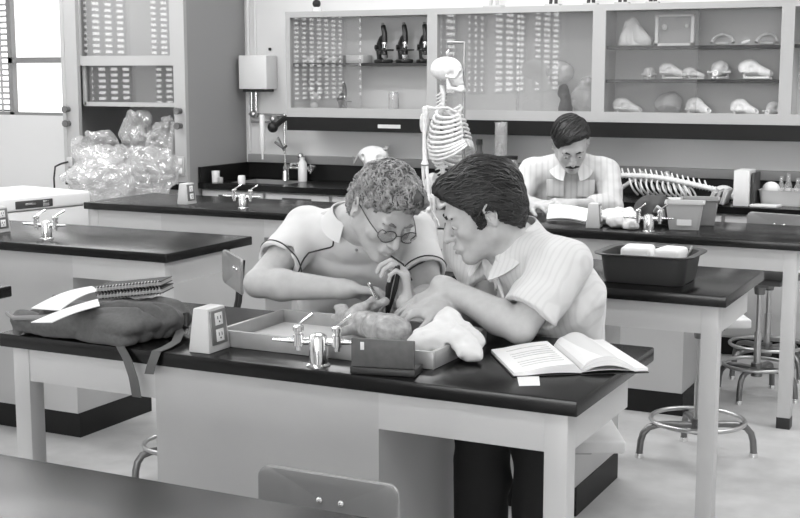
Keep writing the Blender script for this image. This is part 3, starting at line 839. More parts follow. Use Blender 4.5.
    for k in (0, 1): MB().ball(tuple(pk[k]), .0045, 6).build('button', mat('shirt button', .35, .3), sh, True)
    # hair
    HA = SDF(); M = H.M()
    HA.ell(H(-.014, 0, .042), [.096, .081, .084], M, k=.03)
    HA.ell(H(.056, 0, .076), [.042, .060, .034], M, k=.03)
    HA.ell(H(-.048, 0, -.01), [.062, .075, .070], M, k=.03)
    HA.disp(lambda P: vnoise(P, 45) * .007 + vnoise(P, 95, 5) * .004)
    HA.fn(lambda P: (((P - H.o) @ M.T) @ nrm(A(-.66, 0, .62)) + .012 + 0.012 * vnoise(P, 60, 2)), H.o - .2, H.o + .2, k=.01, mode='s')
    for e in (-1, 1): HA.ell(H(.006, .082 * e, -.018), [.030, .024, .036], M, k=.008, mode='s')
    HM = mat('fair curly hair', .25, .42, spec=.6, noise=.5, nscale=55, bump=.35, bscale=160)
    hr = iso('hair', HA, .0040, mat('fair hair roots', .10, .6), t)
    grow = lambda L: np.stack([.8 - 0 * L[:, 0], L[:, 1] * 4, -.35 - 0 * L[:, 0]], 1)
    hair_locks(HA, hr, H, HM, 1500, .050, .0026, grow, 3, curl=1.0, lift=.003, region=lambda L: (L[:, 2] > -.075) & ~((L[:, 0] > .070) & (L[:, 2] < .062)) & ~((np.abs(L[:, 1]) > .06) & (np.abs(L[:, 0] - .006) < .034) & (L[:, 2] < .015)), wob=.5).build('curls', HM, hr, True, angle=180)
    # glasses
    WIRE = mat('thin metal frame', .10, .3, .8)
    g = MB(); pts = {}
    for e in (-1, 1):
        c = H(.108, .034 * e, -.010)
        g.tube([c + H.l * math.cos(a) * .025 + H.u * math.sin(a) * .019 - H.f * .012 * (math.cos(a) * e > .6) for a in np.linspace(0, 6.28, 24, endpoint=False)], .0016, 6, closed=True)
        g.tube([c + H.l * e * .025 - H.f * .008, H(.06, .072 * e, -.004), H(-.004, .083 * e, .006)], .0015, 6)
    g.tube([H(.108, -.010, -.006), H(.114, 0, -.002), H(.108, .010, -.006)], .0016, 6)
    gl = g.build('glasses', WIRE, t, True)
    for e in (-1, 1):
        c = H(.107, .034 * e, -.010)
        MB().ball(tuple(c), 1, 10, (.0015, .024, .018), Matrix(np.array([H.f, H.l, H.u]).T.tolist())).build('lens', glassy('spectacle lens', .08, .98), gl, True)
    # trousers
    T = SDF(); T.econe(hip + A(0, 0, .10), hip, .112, .122, lat, 1.42, k=.05)
    for e in (-1, 1):
        hp = hip + lat * e * .085; kn = hp + fT * .38 + A(0, 0, -.06) + lat * e * .06; an = A(kn[0], kn[1], .10) - fT * .15
        T.cone(hp, kn, .098, .070, k=.04).cone(kn, an, .070, .056, k=.02)
    T.disp(lambda P: vnoise(P, 22, 4) * .005)
    bench_clear(T, AY, (-1.86, 3.42, .497))
    iso('trousers', T, .007, mat('grey jeans', .20, .9, bump=.1, bscale=300), t)
    for e in (-1, 1):
        hp = hip + lat * e * .085; kn = hp + fT * .38 + A(0, 0, -.06) + lat * e * .06; an = A(kn[0], kn[1], .09) - fT * .15
        Q = SDF(); Q.cone(an - fT * .04 - A(0, 0, .045), an + fT * .14 - A(0, 0, .055), .040, .034, k=.01).cone(an, an - A(0, 0, .03), .045, .045, k=.02); Q.plane(A(0, 0, .002), A(0, 0, -1))
        iso('shoe', Q, .006, mat('shoe leather', .12, .5), t)
    return t, rwr, lwr

# ---- second man: dark hair, short-sleeved striped shirt, seen from his left
def build_shirt_man():
    t = thing('person', 'young man with dark hair in short sleeved button shirt, elbow on bench', 'person', (-1.03, 3.25, 0))
    fT = nrm(A(-.36, -.93, 0)); lat = nrm(A(.93, -.36, 0))
    hip, chest, neck = A(-1.165, 3.25, .632), A(-1.175, 3.18, .87), A(-1.205, 3.085, 1.025)
    lsh, rsh = A(-1.055, 3.035, .975), A(-1.365, 3.150, .985)
    lel, lwr = A(-1.117, 2.907, .829), A(-1.325, 2.925, .912)
    rel, rwr = A(-1.245, 3.075, .835), A(-1.325, 2.885, .858)
    F, U = tilt(A(-.86, -.50, 0), 24, 0)
    H = Fr(A(-1.272, 3.02, 1.108), F, U)
    S = SDF()
    torso_sdf(S, hip, chest, neck, lat)
    for a in (rsh, lsh): S.cone(neck - A(0, 0, .03), a, .055, .050, k=.04)
    arm_sdf(S, lsh, lel, lwr, 1.03); arm_sdf(S, rsh, rel, rwr, .95)
    head_sdf(S, H, neck + A(.01, .01, -.02), .98)
    hand_sdf(S, lwr, A(-.72, -.35, -.42), A(-.35, .0, -.93), 1, [.16, .14, .16, .2], thumb=(.6, .6, .35), s=.92, spread=1.2)
    hand_sdf(S, rwr, A(-.7, -.6, .05), A(0, .1, -1), -1, [.9, .9, .9, .9], s=.85)
    legs = []
    for e in (-1, 1):
        hp = hip + A(e * .078, 0, 0); kn = hp + A(.042, -.37, -.05); an = A(kn[0], kn[1] - .02, .09)
        legs.append((hp, kn, an))
        S.cone(hp, kn, .085, .055, k=.04).cone(kn, an, .053, .035, k=.02).cone(an, an + fT * .12 - A(0, 0, .05), .035, .028, k=.02)
    bench_clear(S, AY, (-1.105, 3.187, .497))
    iso('body', S, .0042, SKIN, t)
    head_parts(t, H, .98, mat('dark brow', .02, .7))
    C = SDF(); torso_sdf(C, hip + A(0, 0, .04), chest, neck - A(0, 0, .008), lat, .018)
    for a in (rsh, lsh): C.cone(neck - A(0, 0, .04), a, .060, .062, k=.05)
    ls = lsh + (lel - lsh) * .78; rs = rsh + (rel - rsh) * .62
    C.cone(lsh, ls, .064, .076, k=.03).cone(rsh, rs, .060, .066, k=.03)
    for a, e, r in ((ls, lel, .066), (rs, rel, .056)):
        d = nrm(e - a); C.cone(a - d * .008, a + d * .04, r * .82, r * .84, k=.004, mode='s')
        C.fn(lambda P, a=a, d=d: np.maximum(-((P - a) @ d), np.sqrt(((P - a)**2).sum(1)) - .085), a - .09, a + .09, k=.003, mode='s')
    C.disp(lambda P: vnoise(P * A(1.2, 1.2, .5) + (P @ A(.5, .2, 1))[:, None] * A(.3, .3, 0), 15, 2) * .008 + vnoise(P, 38, 3) * .0025)
    nf = nrm(fT + H.f * .5)
    C.cone(neck + A(0, 0, .025), neck + nf * .05, .058, .040, k=.006, mode='s')
    C.cone(neck + nf * .03, neck + nf * .12 + A(0, 0, -.10), .032, .012, k=.006, mode='s')
    m = mat('striped shirt cloth', .66, .8, bump=.08, bscale=220)
    nt = m.node_tree; bs = nt.nodes['Principled BSDF']; tc = nt.nodes.new('ShaderNodeTexCoord'); wv = nt.nodes.new('ShaderNodeTexWave')
    mp = nt.nodes.new('ShaderNodeMapping'); mp.inputs['Rotation'].default_value = (0, 0, math.radians(21)); nt.links.new(tc.outputs['Object'], mp.inputs['Vector']); nt.links.new(mp.outputs[0], wv.inputs['Vector'])
    wv.inputs['Scale'].default_value = 24; wv.bands_direction = 'X'
    rp = nt.nodes.new('ShaderNodeValToRGB'); rp.color_ramp.elements[0].color = (.68, .68, .68, 1); rp.color_ramp.elements[1].color = (.625, .625, .625, 1)
    rp.color_ramp.elements[0].position = .62; rp.color_ramp.elements[1].position = .95
    nt.links.new(wv.outputs['Fac'], rp.inputs[0]); nt.links.new(rp.outputs[0], bs.inputs['Base Color'])
    bench_clear(C, AY, (-1.105, 3.187, .497))
    sh = iso('button_shirt', C, .0045, m, t)
    cf = nf
    def f(u, v):
        gap = .30; a = gap + (2 * math.pi - 2 * gap) * u
        d = cf * math.cos(a) + lat * math.sin(a)
        fr = max(0, math.cos(a))
        p = neck + d * (.060 + .028 * v + .018 * v * fr) + A(0, 0, .040 - .012 * math.cos(a) - v * (.040 + .022 * fr)) + cf * .012 + A(0, 0, -.048) * fr
        return tuple(p)
    MB().grid(f, 46, 8, .003).build('collar', m, sh, True)
    def on_shirt(p, off):
        P = np.array([p], float)
        for _ in range(10):
            d = C(P)[:, None]; G = np.stack([C(P + v) - C(P - v) for v in np.eye(3) * .004], 1)
            G /= np.maximum(np.linalg.norm(G, axis=1), 1e-6)[:, None]; P = P - np.clip(d - off, -.02, .02) * G
        return P[0]
    pk = [on_shirt(neck + fT * .14 + A(0, 0, -.12 - .028 * k) + A(.004, 0, 0) * k, .0015) for k in range(6)]
    MB().tube([tuple(p) for p in pk], .0042, 6).build('placket', m, sh, True)
    for k in (0, 2, 4):
        MB().ball(tuple(pk[k] + fT * .003), .0055, 6).build('button', mat('white button', .75, .3), sh, True)
    # hair: thick, brushed back from the forehead
    HA = SDF(); M = H.M(); s = 1.03
    HA.ell(H(-.020, 0, .042), [.102, .088, .088], M, k=.03)
    HA.ell(H(.056, 0, .072), [.046, .064, .038], M, k=.035)
    HA.ell(H(-.056, 0, -.012), [.060, .077, .074], M, k=.03)
    HA.disp(lambda P: vnoise(P * A(1, 1, .7), 32) * .006 + vnoise(P, 80, 5) * .002)
    HA.fn(lambda P: (((P - H.o) @ M.T) @ nrm(A(-.60, 0, .60)) + .010 + .008 * vnoise(P, 50, 2)), H.o - .2, H.o + .2, k=.008, mode='s')
    for e in (-1, 1):
        HA.ell(H(-.006, .086 * e, -.024), [.022, .024, .028], M, k=.006, mode='s')
        HA.cone(H(.030, .074 * e, .02), H(.026, .072 * e, -.022), .011, .006, k=.01)
    HM = mat('dark brown hair', .017, .40, spec=.5, noise=.5, nscale=40, bump=.4, bscale=120)
    hr = iso('hair', HA, .0040, mat('dark hair roots', .012, .6), t)
    grow = lambda L: np.stack([-.8 + 0 * L[:, 0], L[:, 1] * 3, -.25 - 4.5 * np.maximum(0, -L[:, 0])], 1)
    hair_locks(HA, hr, H, HM, 1300, .075, .0024, grow, 8, curl=.25, lift=.0015, region=lambda L: (L[:, 2] > -.08) & ~((L[:, 0] > .085) & (L[:, 2] < .05)), wob=.22).build('strands', HM, hr, True, angle=180)
    T = SDF(); T.econe(hip + A(0, 0, .08), hip, .112, .118, lat, 1.32, k=.05)
    for hp, kn, an in legs: T.cone(hp, kn, .100, .074, k=.04).cone(kn, A(an[0], an[1], .10), .074, .062, k=.02)
    T.disp(lambda P: vnoise(P, 22, 4) * .005)
    bench_clear(T, AY, (-1.105, 3.187, .497))
    iso('trousers', T, .007, mat('black trousers', .010, .9), t)
    for hp, kn, an in legs:
        Q = SDF(); Q.cone(an - fT * .04 - A(0, 0, .045), an + fT * .14 - A(0, 0, .055), .040, .034, k=.01).cone(an, an - A(0, 0, .03), .045, .045, k=.02); Q.plane(A(0, 0, .002), A(0, 0, -1))
        iso('shoe', Q, .006, mat('dark shoe', .03, .5), t)
    return t

# ---- third man: mustache, pale shirt, reading behind the far bench
def build_reader():
    t = thing('person', 'man with mustache in pale shirt reading behind the far bench', 'person', (-2.05, 6.12, 0))
    fT = nrm(A(.36, -.93, 0)); lat = nrm(A(.93, .36, 0))
    hip, chest, neck = A(-2.13, 6.19, .632), A(-2.10, 6.12, .86), A(-2.075, 6.06, 1.035)
    rsh, lsh = A(-2.245, 5.99, .965), A(-1.905, 6.115, .965)
    rel, rwr = A(-2.30, 5.86, .815), A(-2.145, 5.70, .845)
    lel, lwr = A(-1.83, 5.96, .815), A(-1.945, 5.735, .840)
    F, U = tilt(A(.46, -.89, 0), 38, -4)
    H = Fr(A(-2.040, 5.955, 1.118), F, U)
    S = SDF(); torso_sdf(S, hip, chest, neck, lat)
    for a in (rsh, lsh): S.cone(neck - A(0, 0, .03), a, .058, .052, k=.04)
    arm_sdf(S, rsh, rel, rwr); arm_sdf(S, lsh, lel, lwr)
    head_sdf(S, H, neck + A(-.01, .015, -.02), 1.04)
    hand_sdf(S, rwr, A(.80, -.35, -.05), A(.1, .25, -.95), 1, [.5, .6, .65, .7], thumb=(.7, .5, .3), tcurl=.3)
    hand_sdf(S, lwr, A(-.5, -.55, .10), A(-.3, .2, -.9), 1, [.6, .7, .75, .8], thumb=(.7, .5, .3))
    legs = []
    for e in (-1, 1):
        hp = hip + lat * e * .088; kn = hp + A(-.02, -.30, -.03) + A(e * .055 + .012, 0, 0); an = A(kn[0], kn[1], .09)
        legs.append((hp, kn, an))
        S.cone(hp, kn, .085, .055, k=.04).cone(kn, an, .053, .035, k=.02).cone(an, an + fT * .12 - A(0, 0, .05), .035, .028, k=.02)
    bench_clear(S, CY, (-2.13, 6.19, .497))
    iso('body', S, .006, SKIN, t)
    head_parts(t, H, 1.04, mat('dark brow', .02, .7))
    C = SDF(); torso_sdf(C, hip + A(0, 0, .04), chest, neck - A(0, 0, .012), lat, .022)
    for a in (rsh, lsh): C.cone(neck - A(0, 0, .04), a, .064, .066, k=.05)
    rs = rel + (rwr - rel) * .45; ls = lel + (lwr - lel) * .45
    C.chain([rsh, rel, rs], [.066, .058, .052], k=.03).chain([lsh, lel, ls], [.066, .058, .052], k=.03)
    C.disp(lambda P: vnoise(P * A(1, 1, .6), 16, 6) * .009 + vnoise(P, 40, 3) * .003)
    C.cone(neck + A(0, 0, .03), neck + fT * .06, .060, .040, k=.006, mode='s')
    C.cone(neck + fT * .03, neck + fT * .13 + A(0, 0, -.09), .032, .010, k=.006, mode='s')
    m = mat('pale plaid shirt', .62, .8)
    nt = m.node_tree; bs = nt.nodes['Principled BSDF']; tc = nt.nodes.new('ShaderNodeTexCoord'); wv = nt.nodes.new('ShaderNodeTexWave')
    mp = nt.nodes.new('ShaderNodeMapping'); mp.inputs['Rotation'].default_value = (0, 0, math.radians(-21)); nt.links.new(tc.outputs['Object'], mp.inputs['Vector']); nt.links.new(mp.outputs[0], wv.inputs['Vector'])
    wv.inputs['Scale'].default_value = 11; wv.bands_direction = 'X'
    rp = nt.nodes.new('ShaderNodeValToRGB'); rp.color_ramp.elements[0].color = (.62, .62, .62, 1); rp.color_ramp.elements[1].color = (.54, .54, .54, 1)
    rp.color_ramp.elements[0].position = .6; rp.color_ramp.elements[1].position = .95
    nt.links.new(wv.outputs['Fac'], rp.inputs[0]); nt.links.new(rp.outputs[0], bs.inputs['Base Color'])
    bench_clear(C, CY, (-2.13, 6.19, .497))
    sh = iso('long_sleeved_shirt', C, .006, m, t)
    def f(u, v):
        gap = .28; a = gap + (2 * math.pi - 2 * gap) * u
        d = fT * math.cos(a) + lat * math.sin(a); fr = max(0, math.cos(a))
        return tuple(neck + d * (.062 + .032 * v + .055 * v * fr) + A(0, 0, .038 - .012 * math.cos(a) - v * (.044 + .045 * fr)) + fT * .014 + A(0, 0, -.040) * fr)
    MB().grid(f, 40, 7, .004).build('collar', m, sh, True)
    for e in (-1, 1):
        pc = chest + fT * .150 + lat * e * .075 + A(0, 0, .035)
        rotm = Matrix(np.array([lat, np.cross(A(0, 0, 1), lat), A(0, 0, 1)]).T.tolist())
        MB().box(tuple(pc), (.085, .010, .085), rotm, .004).build('chest_pocket', m, sh, True)
    HA = SDF(); M = H.M()
    HA.ell(H(-.016, 0, .044), [.108, .090, .090], M, k=.03)
    HA.ell(H(.055, .01, .078), [.048, .064, .034], M, k=.03)
    HA.ell(H(-.058, 0, -.01), [.060, .078, .075], M, k=.03)
    HA.disp(lambda P: vnoise(P, 30) * .004)
    HA.fn(lambda P: (((P - H.o) @ M.T) @ nrm(A(-.64, -.28, .60)) + .006 + .006 * vnoise(P, 45, 2)), H.o - .2, H.o + .2, k=.008, mode='s')
    for e in (-1, 1): HA.ell(H(.000, .088 * e, -.020), [.024, .020, .030], M, k=.006, mode='s')
    HM = mat('dark straight hair', .009, .42, spec=.45, bump=.3, bscale=120)
    hr = iso('hair', HA, .0055, HM, t)
    grow = lambda L: np.stack([.5 + 0 * L[:, 0], -.8 + L[:, 1] * 5, -.5 - 2 * np.maximum(0, -L[:, 0])], 1)
    hair_locks(HA, hr, H, HM, 500, .07, .0028, grow, 5, curl=.1, lift=.0015, region=lambda L: (L[:, 2] > -.06) & ~((L[:, 0] > .08) & (L[:, 2] < .05)), wob=.15).build('strands', HM, hr, True, angle=180)
    Q = SDF(); q = lambda a, b, c: H(a * 1.04, b * 1.04, c * 1.04)
    Q.chain([q(.092, -.030, -.070), q(.106, -.010, -.058), q(.108, 0, -.0575), q(.106, .010, -.058), q(.092, .030, -.070)], [.004, .0065, .0062, .0065, .004], k=.005)
    iso('mustache', Q, .003, mat('dark brow', .02, .7), t)
    T = SDF(); T.econe(hip + A(0, 0, .08), hip, .112, .118, lat, 1.32, k=.05)
    for hp, kn, an in legs: T.cone(hp, kn, .098, .070, k=.04).cone(kn, A(an[0], an[1], .10), .070, .058, k=.02)
    bench_clear(T, CY, (-2.13, 6.19, .497))
    iso('trousers', T, .010, mat('dark trousers', .05, .9), t)
    for hp, kn, an in legs:
        Q = SDF(); Q.cone(an - fT * .04 - A(0, 0, .045), an + fT * .14 - A(0, 0, .055), .040, .034, k=.01).cone(an, an - A(0, 0, .03), .045, .045, k=.02); Q.plane(A(0, 0, .002), A(0, 0, -1))
        iso('shoe', Q, .008, mat('dark shoe', .03, .5), t)
    return t
build_polo_man(); build_shirt_man(); build_reader()
# ------------------------------------------------------------------ stools and chairs
def base_parts(t, zs, kr=1.0):
    hub = MB().cyl((0, 0, .095), (0, 0, .155), .026).build('hub', DSTEEL, t)
    for k in range(4):
        a = math.radians(90 * k); c, s_ = math.cos(a), math.sin(a)
        pr = [(r * kr, z) for r, z in ((.02, .128), (.10, .131), (.15, .129), (.185, .118), (.205, .095), (.214, .065), (.218, .016))]
        lg = MB().tube([(r * c, r * s_, z) for r, z in pr], .013, 10).build('leg', DSTEEL, t)
        MB().cyl((.218 * kr * c, .218 * kr * s_, 0), (.218 * kr * c, .218 * kr * s_, .018), .017, .015, 14).build('foot_cap', CHROME, lg)
    MB().tube([(.175 * kr * math.cos(a), .175 * kr * math.sin(a), .148) for a in np.linspace(0, 2 * math.pi, 56, endpoint=False)], .0085, 10, closed=True).build('foot_ring', STEEL, t)
    MB().cyl((0, 0, .15), (0, 0, zs - .09), .011).cyl((0, 0, .15), (0, 0, .30), .016).build('column', STEEL, t)
    MB().cyl((0, 0, zs - .10), (0, 0, zs - .06), .022, .028).box((0, 0, zs - .048), (.15, .15, .022), None, .004).build('seat_bracket', DSTEEL, t)
SEAT = mat('pale wooden seat', .66, .35, noise=.06, nscale=12)
def make_stool(label, loc, rz, zs=.53, group='square seated stools with round foot rings'):
    t = thing('lab_stool', label, 'stool', loc, rz, group)
    base_parts(t, zs)
    MB().box((0, 0, zs - .018), (.30, .30, .034), None, .008, 3).build('seat', SEAT, t)
    return t
CA = math.radians(26.5)
stool = make_stool('square seated stool on which the man in the striped shirt sits', (-1.105, 3.187, 0), CA, .515)
make_stool('stool behind the bench with the dish pan, round foot ring in view', (-1.10, 4.745, 0), CA, .565)
dup(stool, (-1.13, 6.27, 0), CA + .5, 'stool standing in front of the wall bench at the right, mostly hidden')
dup(stool, (-2.13, 6.19, 0), CA + math.radians(45), 'stool under the reading man behind the far bench')
dup(stool, (-1.86, 3.42, 0), CA, 'stool under the man in the polo shirt')
BACK = mat('grey lacquered backrest', .26, .30, spec=.6)
def make_chair(label, loc, rz, zs=.56, zt=.795, bw=.15):
    """lab chair; the sitter looks along -y"""
    t = thing('lab_chair', label, 'chair', loc, rz, 'swivel lab chairs with small backrests')
    base_parts(t, zs, .84)
    MB().box((0, -.02, zs - .018), (.32, .28, .030), None, .012, 3).build('seat', mat('dark seat', .10, .4), t)
    for x in (-.022, .022):
        MB().tube([(x, .03, zs - .045), (x, .12, zs - .05), (x, .175, zs - .02), (x, .200, zs + .08), (x, .215, zt - .02)], .0075, 8).build('backrest_tube', BLACK, t)
    b = MB()
    # rounded plate bent a little round the sitter
    pts = []
    w, h, r = bw, .0625, .022
    for cx, cz, a0 in ((w - r, h - r, 0), (-w + r, h - r, 90), (-w + r, -h + r, 180), (w - r, -h + r, 270)):
        for k in range(6):
            a = math.radians(a0 + 18 * k); pts.append((cx + r * math.cos(a), cz + r * math.sin(a)))
    n = len(pts)
    fr = []
    for lay, (sc, yo) in enumerate(((0.0, -.006), (.55, -.006), (.96, -.006), (1.0, -.003), (1.0, .003), (.96, .006), (.55, .006), (0.0, .006))):
        if sc == 0: fr.append([b.bm.verts.new((0, .199 + yo, zt - h))])
        else: fr.append([b.bm.verts.new((x * sc, .199 - .9 * (x * sc)**2 + yo, zt - h + z * sc)) for x, z in pts])
    for p, q in zip(fr[:-1], fr[1:]):
        for k in range(n):
            vs = [p[k % len(p)], p[(k + 1) % len(p)], q[(k + 1) % len(q)], q[k % len(q)]]
            u = []
            for v in vs:
                if v not in u: u.append(v)
            b.bm.faces.new(u)
    br = b.build('backrest', BACK, t)
    for x in (-.022, .022): MB().ball((x, .192, zt - .052), .0075, 6).build('bolt', CHROME, br)
    return t
make_chair('lab chair nearest the viewer, grey backrest before the bench front', (-1.085, 1.710, 0), 0, .52, .752, .142)
chair = make_chair('lab chair behind the bench with the basket, backrest over the worktop at right', (-1.085, 5.80, 0), math.radians(-12), .57, .818)
_c = atz(238, 271, .757); _r = math.radians(-43.5)
dup(chair, (_c.x + .200 * math.sin(_r), _c.y - .200 * math.cos(_r), 0), _r, 'lab chair left of the man in polo shirt, backrest on black tubes')

# ------------------------------------------------------------------ outlet pedestals and gas taps on the benches
def make_outlet(label, loc, rz=0.0):
    t = thing('outlet_pedestal', label, 'outlet', loc, rz, 'outlet pedestals on the benches')
    w, d, h = .062, .092, .108
    b = MB(); tp = .70
    b.box((0, 0, h / 2), (w, d, h), None, .004, 2, (tp, .80))
    b.build('casing', PLASTIC, t)
    sl = math.atan2(w * (1 - tp) / 2, h)          # lean of the side face
    R = Matrix.Rotation(-sl, 3, 'Y')
    nx = Vector((math.cos(sl), 0, math.sin(sl))); zc = .060
    c = Vector((w / 2 * (1 - (1 - tp) * zc / h), 0, zc))
    pl = MB().box(tuple(c + nx * .001), (.005, .062, .084), R, .001).build('cover_plate', mat('grey metal plate', .24, .3, .6), t)
    for dz in (-.020, .020):
        up = Vector((-math.sin(sl), 0, math.cos(sl)))
        q = c + up * dz + nx * .004
        so = MB().box(tuple(q), (.003, .030, .030), R, .001).build('socket', WHITE, pl)
        b = MB()
        for dy in (-.006, .006): b.box(tuple(q + nx * .0012 + up * .003 + Vector((0, dy, 0))), (.002, .0022, .008), R)
        b.box(tuple(q + nx * .0012 - up * .007), (.002, .004, .004), R); b.build('slot', BLACK, pl, smooth=False)
    # raised square moulding on the front face
    sf = math.atan2(d * .1, h); RX = Matrix.Rotation(-sf, 3, 'X')
    q = Vector((.002, -d / 2 + .0065, .032))
    b = MB()
    for dx, dz, sx, sz in ((-.014, 0, .003, .03), (.014, 0, .003, .03), (0, -.0145, .03, .003), (0, .0145, .03, .003)): b.box(tuple(q + Vector((dx, dz * math.sin(sf), dz))), (sx, .003, sz), RX)
    b.box(tuple(q), (.014, .003, .008), RX)
    b.build('embossed_mark', PLASTIC, t, smooth=False)
    return t
outlet = make_outlet('outlet pedestal with two sockets between backpack and tray', (-1.788, 2.545, BH))
dup(outlet, (-1.785, 3.99, BH), 0, 'white outlet pedestal seen between the two young men')
dup(outlet, (-1.735, 5.40, BH), .15, 'outlet pedestal in front of the reading man, next to crumpled towels')
dup(outlet, (-3.945, 5.44, BH), 0, 'outlet pedestal on the bench below the plastic bags')
dup(outlet, (-3.950, 4.09, BH), 0, 'outlet pedestal cut by the left picture edge, near the freezer')
def make_tap(label, loc, rz=0.0):
    t = thing('gas_tap', label, 'tap', loc, rz, 'chrome gas taps on the benches')
    MB().lathe([(0, 0), (.030, 0), (.030, .004), (.0235, .008), (.0235, .070), (.021, .078), (.012, .083), (0, .084)]).build('post', CHROME, t)
    for e in (-1, 1):
        v = MB().cyl((e * .02, 0, .062), (e * .050, -.004, .062), .009).lathe([(0, -.022), (.008, -.022), (.008, -.012), (.013, -.010), (.013, .018), (.010, .020), (.010, .026), (.014, .028), (.014, .038), (.010, .042), (0, .043)], (e * .050, -.004, .062), 14).build('valve', CHROME, t)
        MB().tube([(e * .058, -.005, .064), (e * .075, -.008, .065), (e * .08, -.009, .065), (e * .115, -.014, .067)], [.0065, .0065, .0055, .0035], 10).build('nozzle', CHROME, v)
        MB().tube([(e * .050, -.002, .104), (e * .050 + .010, .012, .113), (e * .050 + .028, .028, .126)], [.004, .0034, .005], 8).build('lever', CHROME, v)
    return t
tap = make_tap('chrome double gas tap in front of the tray', (-1.462, 2.512, BH), math.radians(16))
tap.scale = (.92, .92, .92)
dup(tap, (-3.610, 4.01, BH), .1, 'chrome gas tap on the left bench before the freezer')
dup(tap, (-3.560, 5.38, BH), .1, 'chrome gas tap on the bench between outlet pedestal and polo shirt')
dup(tap, (-1.475, 5.345, BH), .1, 'chrome gas tap between crumpled towels and basket')

# ------------------------------------------------------------------ on the front bench
TRAY = mat('grey tray metal', .40, .35, .35, noise=.08, nscale=20)
t = thing('dissecting_tray', 'wide shallow dissecting tray holding the specimen', 'tray', (-1.50, 2.745, BH))
tx0, tx1, ty0, ty1 = -1.800, -1.205, 2.590, 2.905
MB().mm(tx0 + .006, tx1 - .006, ty0 + .006, ty1 - .006, BH + .0005, BH + .008).build('tray_floor', mat('pale wax floor', .62, .35, noise=.08, nscale=10), t, True)
b = MB().mm(tx0, tx1, ty0, ty0 + .010, BH + .0005, BH + .042, .002).mm(tx0, tx1, ty1 - .010, ty1, BH + .0005, BH + .042, .002).mm(tx0, tx0 + .010, ty0 + .010, ty1 - .010, BH + .0005, BH + .042, .002).mm(tx1 - .010, tx1, ty0 + .010, ty1 - .010, BH + .0005, BH + .042, .002)
b.build('tray_rim', TRAY, t, True)
MB().ball((-1.62, 2.900, BH + .034), .007, 6).build('rim_plug', BLACK, t, True)
# specimen: pale skinned carcass, mouth open at its left end
t = thing('dissection_specimen', 'pale skinned animal carcass lying in the tray under the hands', 'specimen', (-1.46, 2.80, BH + .01))
S = SDF(); z0 = BH + .008
sp = [A(-1.590, 2.862, z0 + .042), A(-1.552, 2.838, z0 + .038), A(-1.500, 2.805, z0 + .036), A(-1.435, 2.765, z0 + .038), A(-1.395, 2.74, z0 + .042), A(-1.365, 2.745, z0 + .040)]
S.chain(sp, [.018, .025, .031, .036, .038, .028], k=.03)
S.cone(sp[0] + A(.0, .0, .012), sp[0] + A(-.022, .004, .018), .014, .009, k=.01).cone(sp[0] + A(-.005, 0, -.01), sp[0] + A(-.026, .0, -.010), .012, .008, k=.01)
S.ell(sp[0] + A(-.026, -.002, .005), [.014, .012, .006], k=.004, mode='s')
S.cone(sp[1] + A(.01, -.01, .02), sp[1] + A(.05, .02, .050), .014, .010, k=.012).cone(sp[1] + A(.02, .02, .02), sp[1] + A(.075, .045, .045), .014, .009, k=.012)
S.cone(sp[2] + A(-.02, -.02, -.01), sp[2] + A(-.045, -.055, -.018), .014, .009, k=.012)
S.ell(sp[2] + A(.012, .012, .034), [.030, .012, .014], np.array([nrm(A(.75, -.6, 0)), nrm(A(.6, .75, 0)), A(0, 0, 1)]), k=.006, mode='s')
S.disp(lambda P: vnoise(P, 45, 2) * .0045 + vnoise(P, 120, 3) * .0015)
S.plane(A(0, 0, z0 + .001), A(0, 0, -1))
iso('carcass', S, .003, mat('pale wet flesh', .36, .32, noise=.28, nscale=45, bump=.35, bscale=120), t)
S = SDF(); S.ell(sp[2] + A(.012, .012, .022), [.026, .010, .010], np.array([nrm(A(.75, -.6, 0)), nrm(A(.6, .75, 0)), A(0, 0, 1)]))
S.disp(lambda P: vnoise(P, 90, 2) * .002)
iso('opened_belly', S, .003, mat('dark flesh', .12, .3), t)
# tools in the hands of the man in the polo shirt
HL = A(-1.452, 2.962, .856)
t = thing('dark_forceps', 'dark slender dissecting tool standing upright in the raised hand', 'tool', tuple(HL + A(-.045, -.02, -.045)))
a0 = HL + A(-.052, -.022, -.040); a1 = HL + A(-.026, -.030, .100)
TOOL = mat('dark tool steel', .035, .3, .5)
def along(u, o): return tuple(a0 + (a1 - a0) * u + A(.894, .446, 0) * o)
MB().tube([along(0, 0), along(.3, -.004), along(.6, -.006), along(.85, -.002), along(1, .008)], [.002, .006, .0085, .008, .004], 8).build('arm', TOOL, t, True)
MB().tube([along(0, .001), along(.3, .007), along(.6, .012), along(.85, .014), along(1.02, .012)], [.002, .005, .007, .006, .004], 8).build('arm', TOOL, t, True)
fw = A(-1.662, 2.990, .874)
t = thing('forceps', 'thin bright forceps pinched in the lower hand above the specimen', 'forceps', tuple(fw + A(.09, 0, -.03)))
for o in (-.004, .004): MB().tube([tuple(fw + A(.075, .01 + o, .02)), tuple(fw + A(.105, -.01 + o * 1.5, -.01)), tuple(fw + A(.128, -.035, -.036))], [.003, .003, .0015], 6).build('arm', CHROME, t, True)
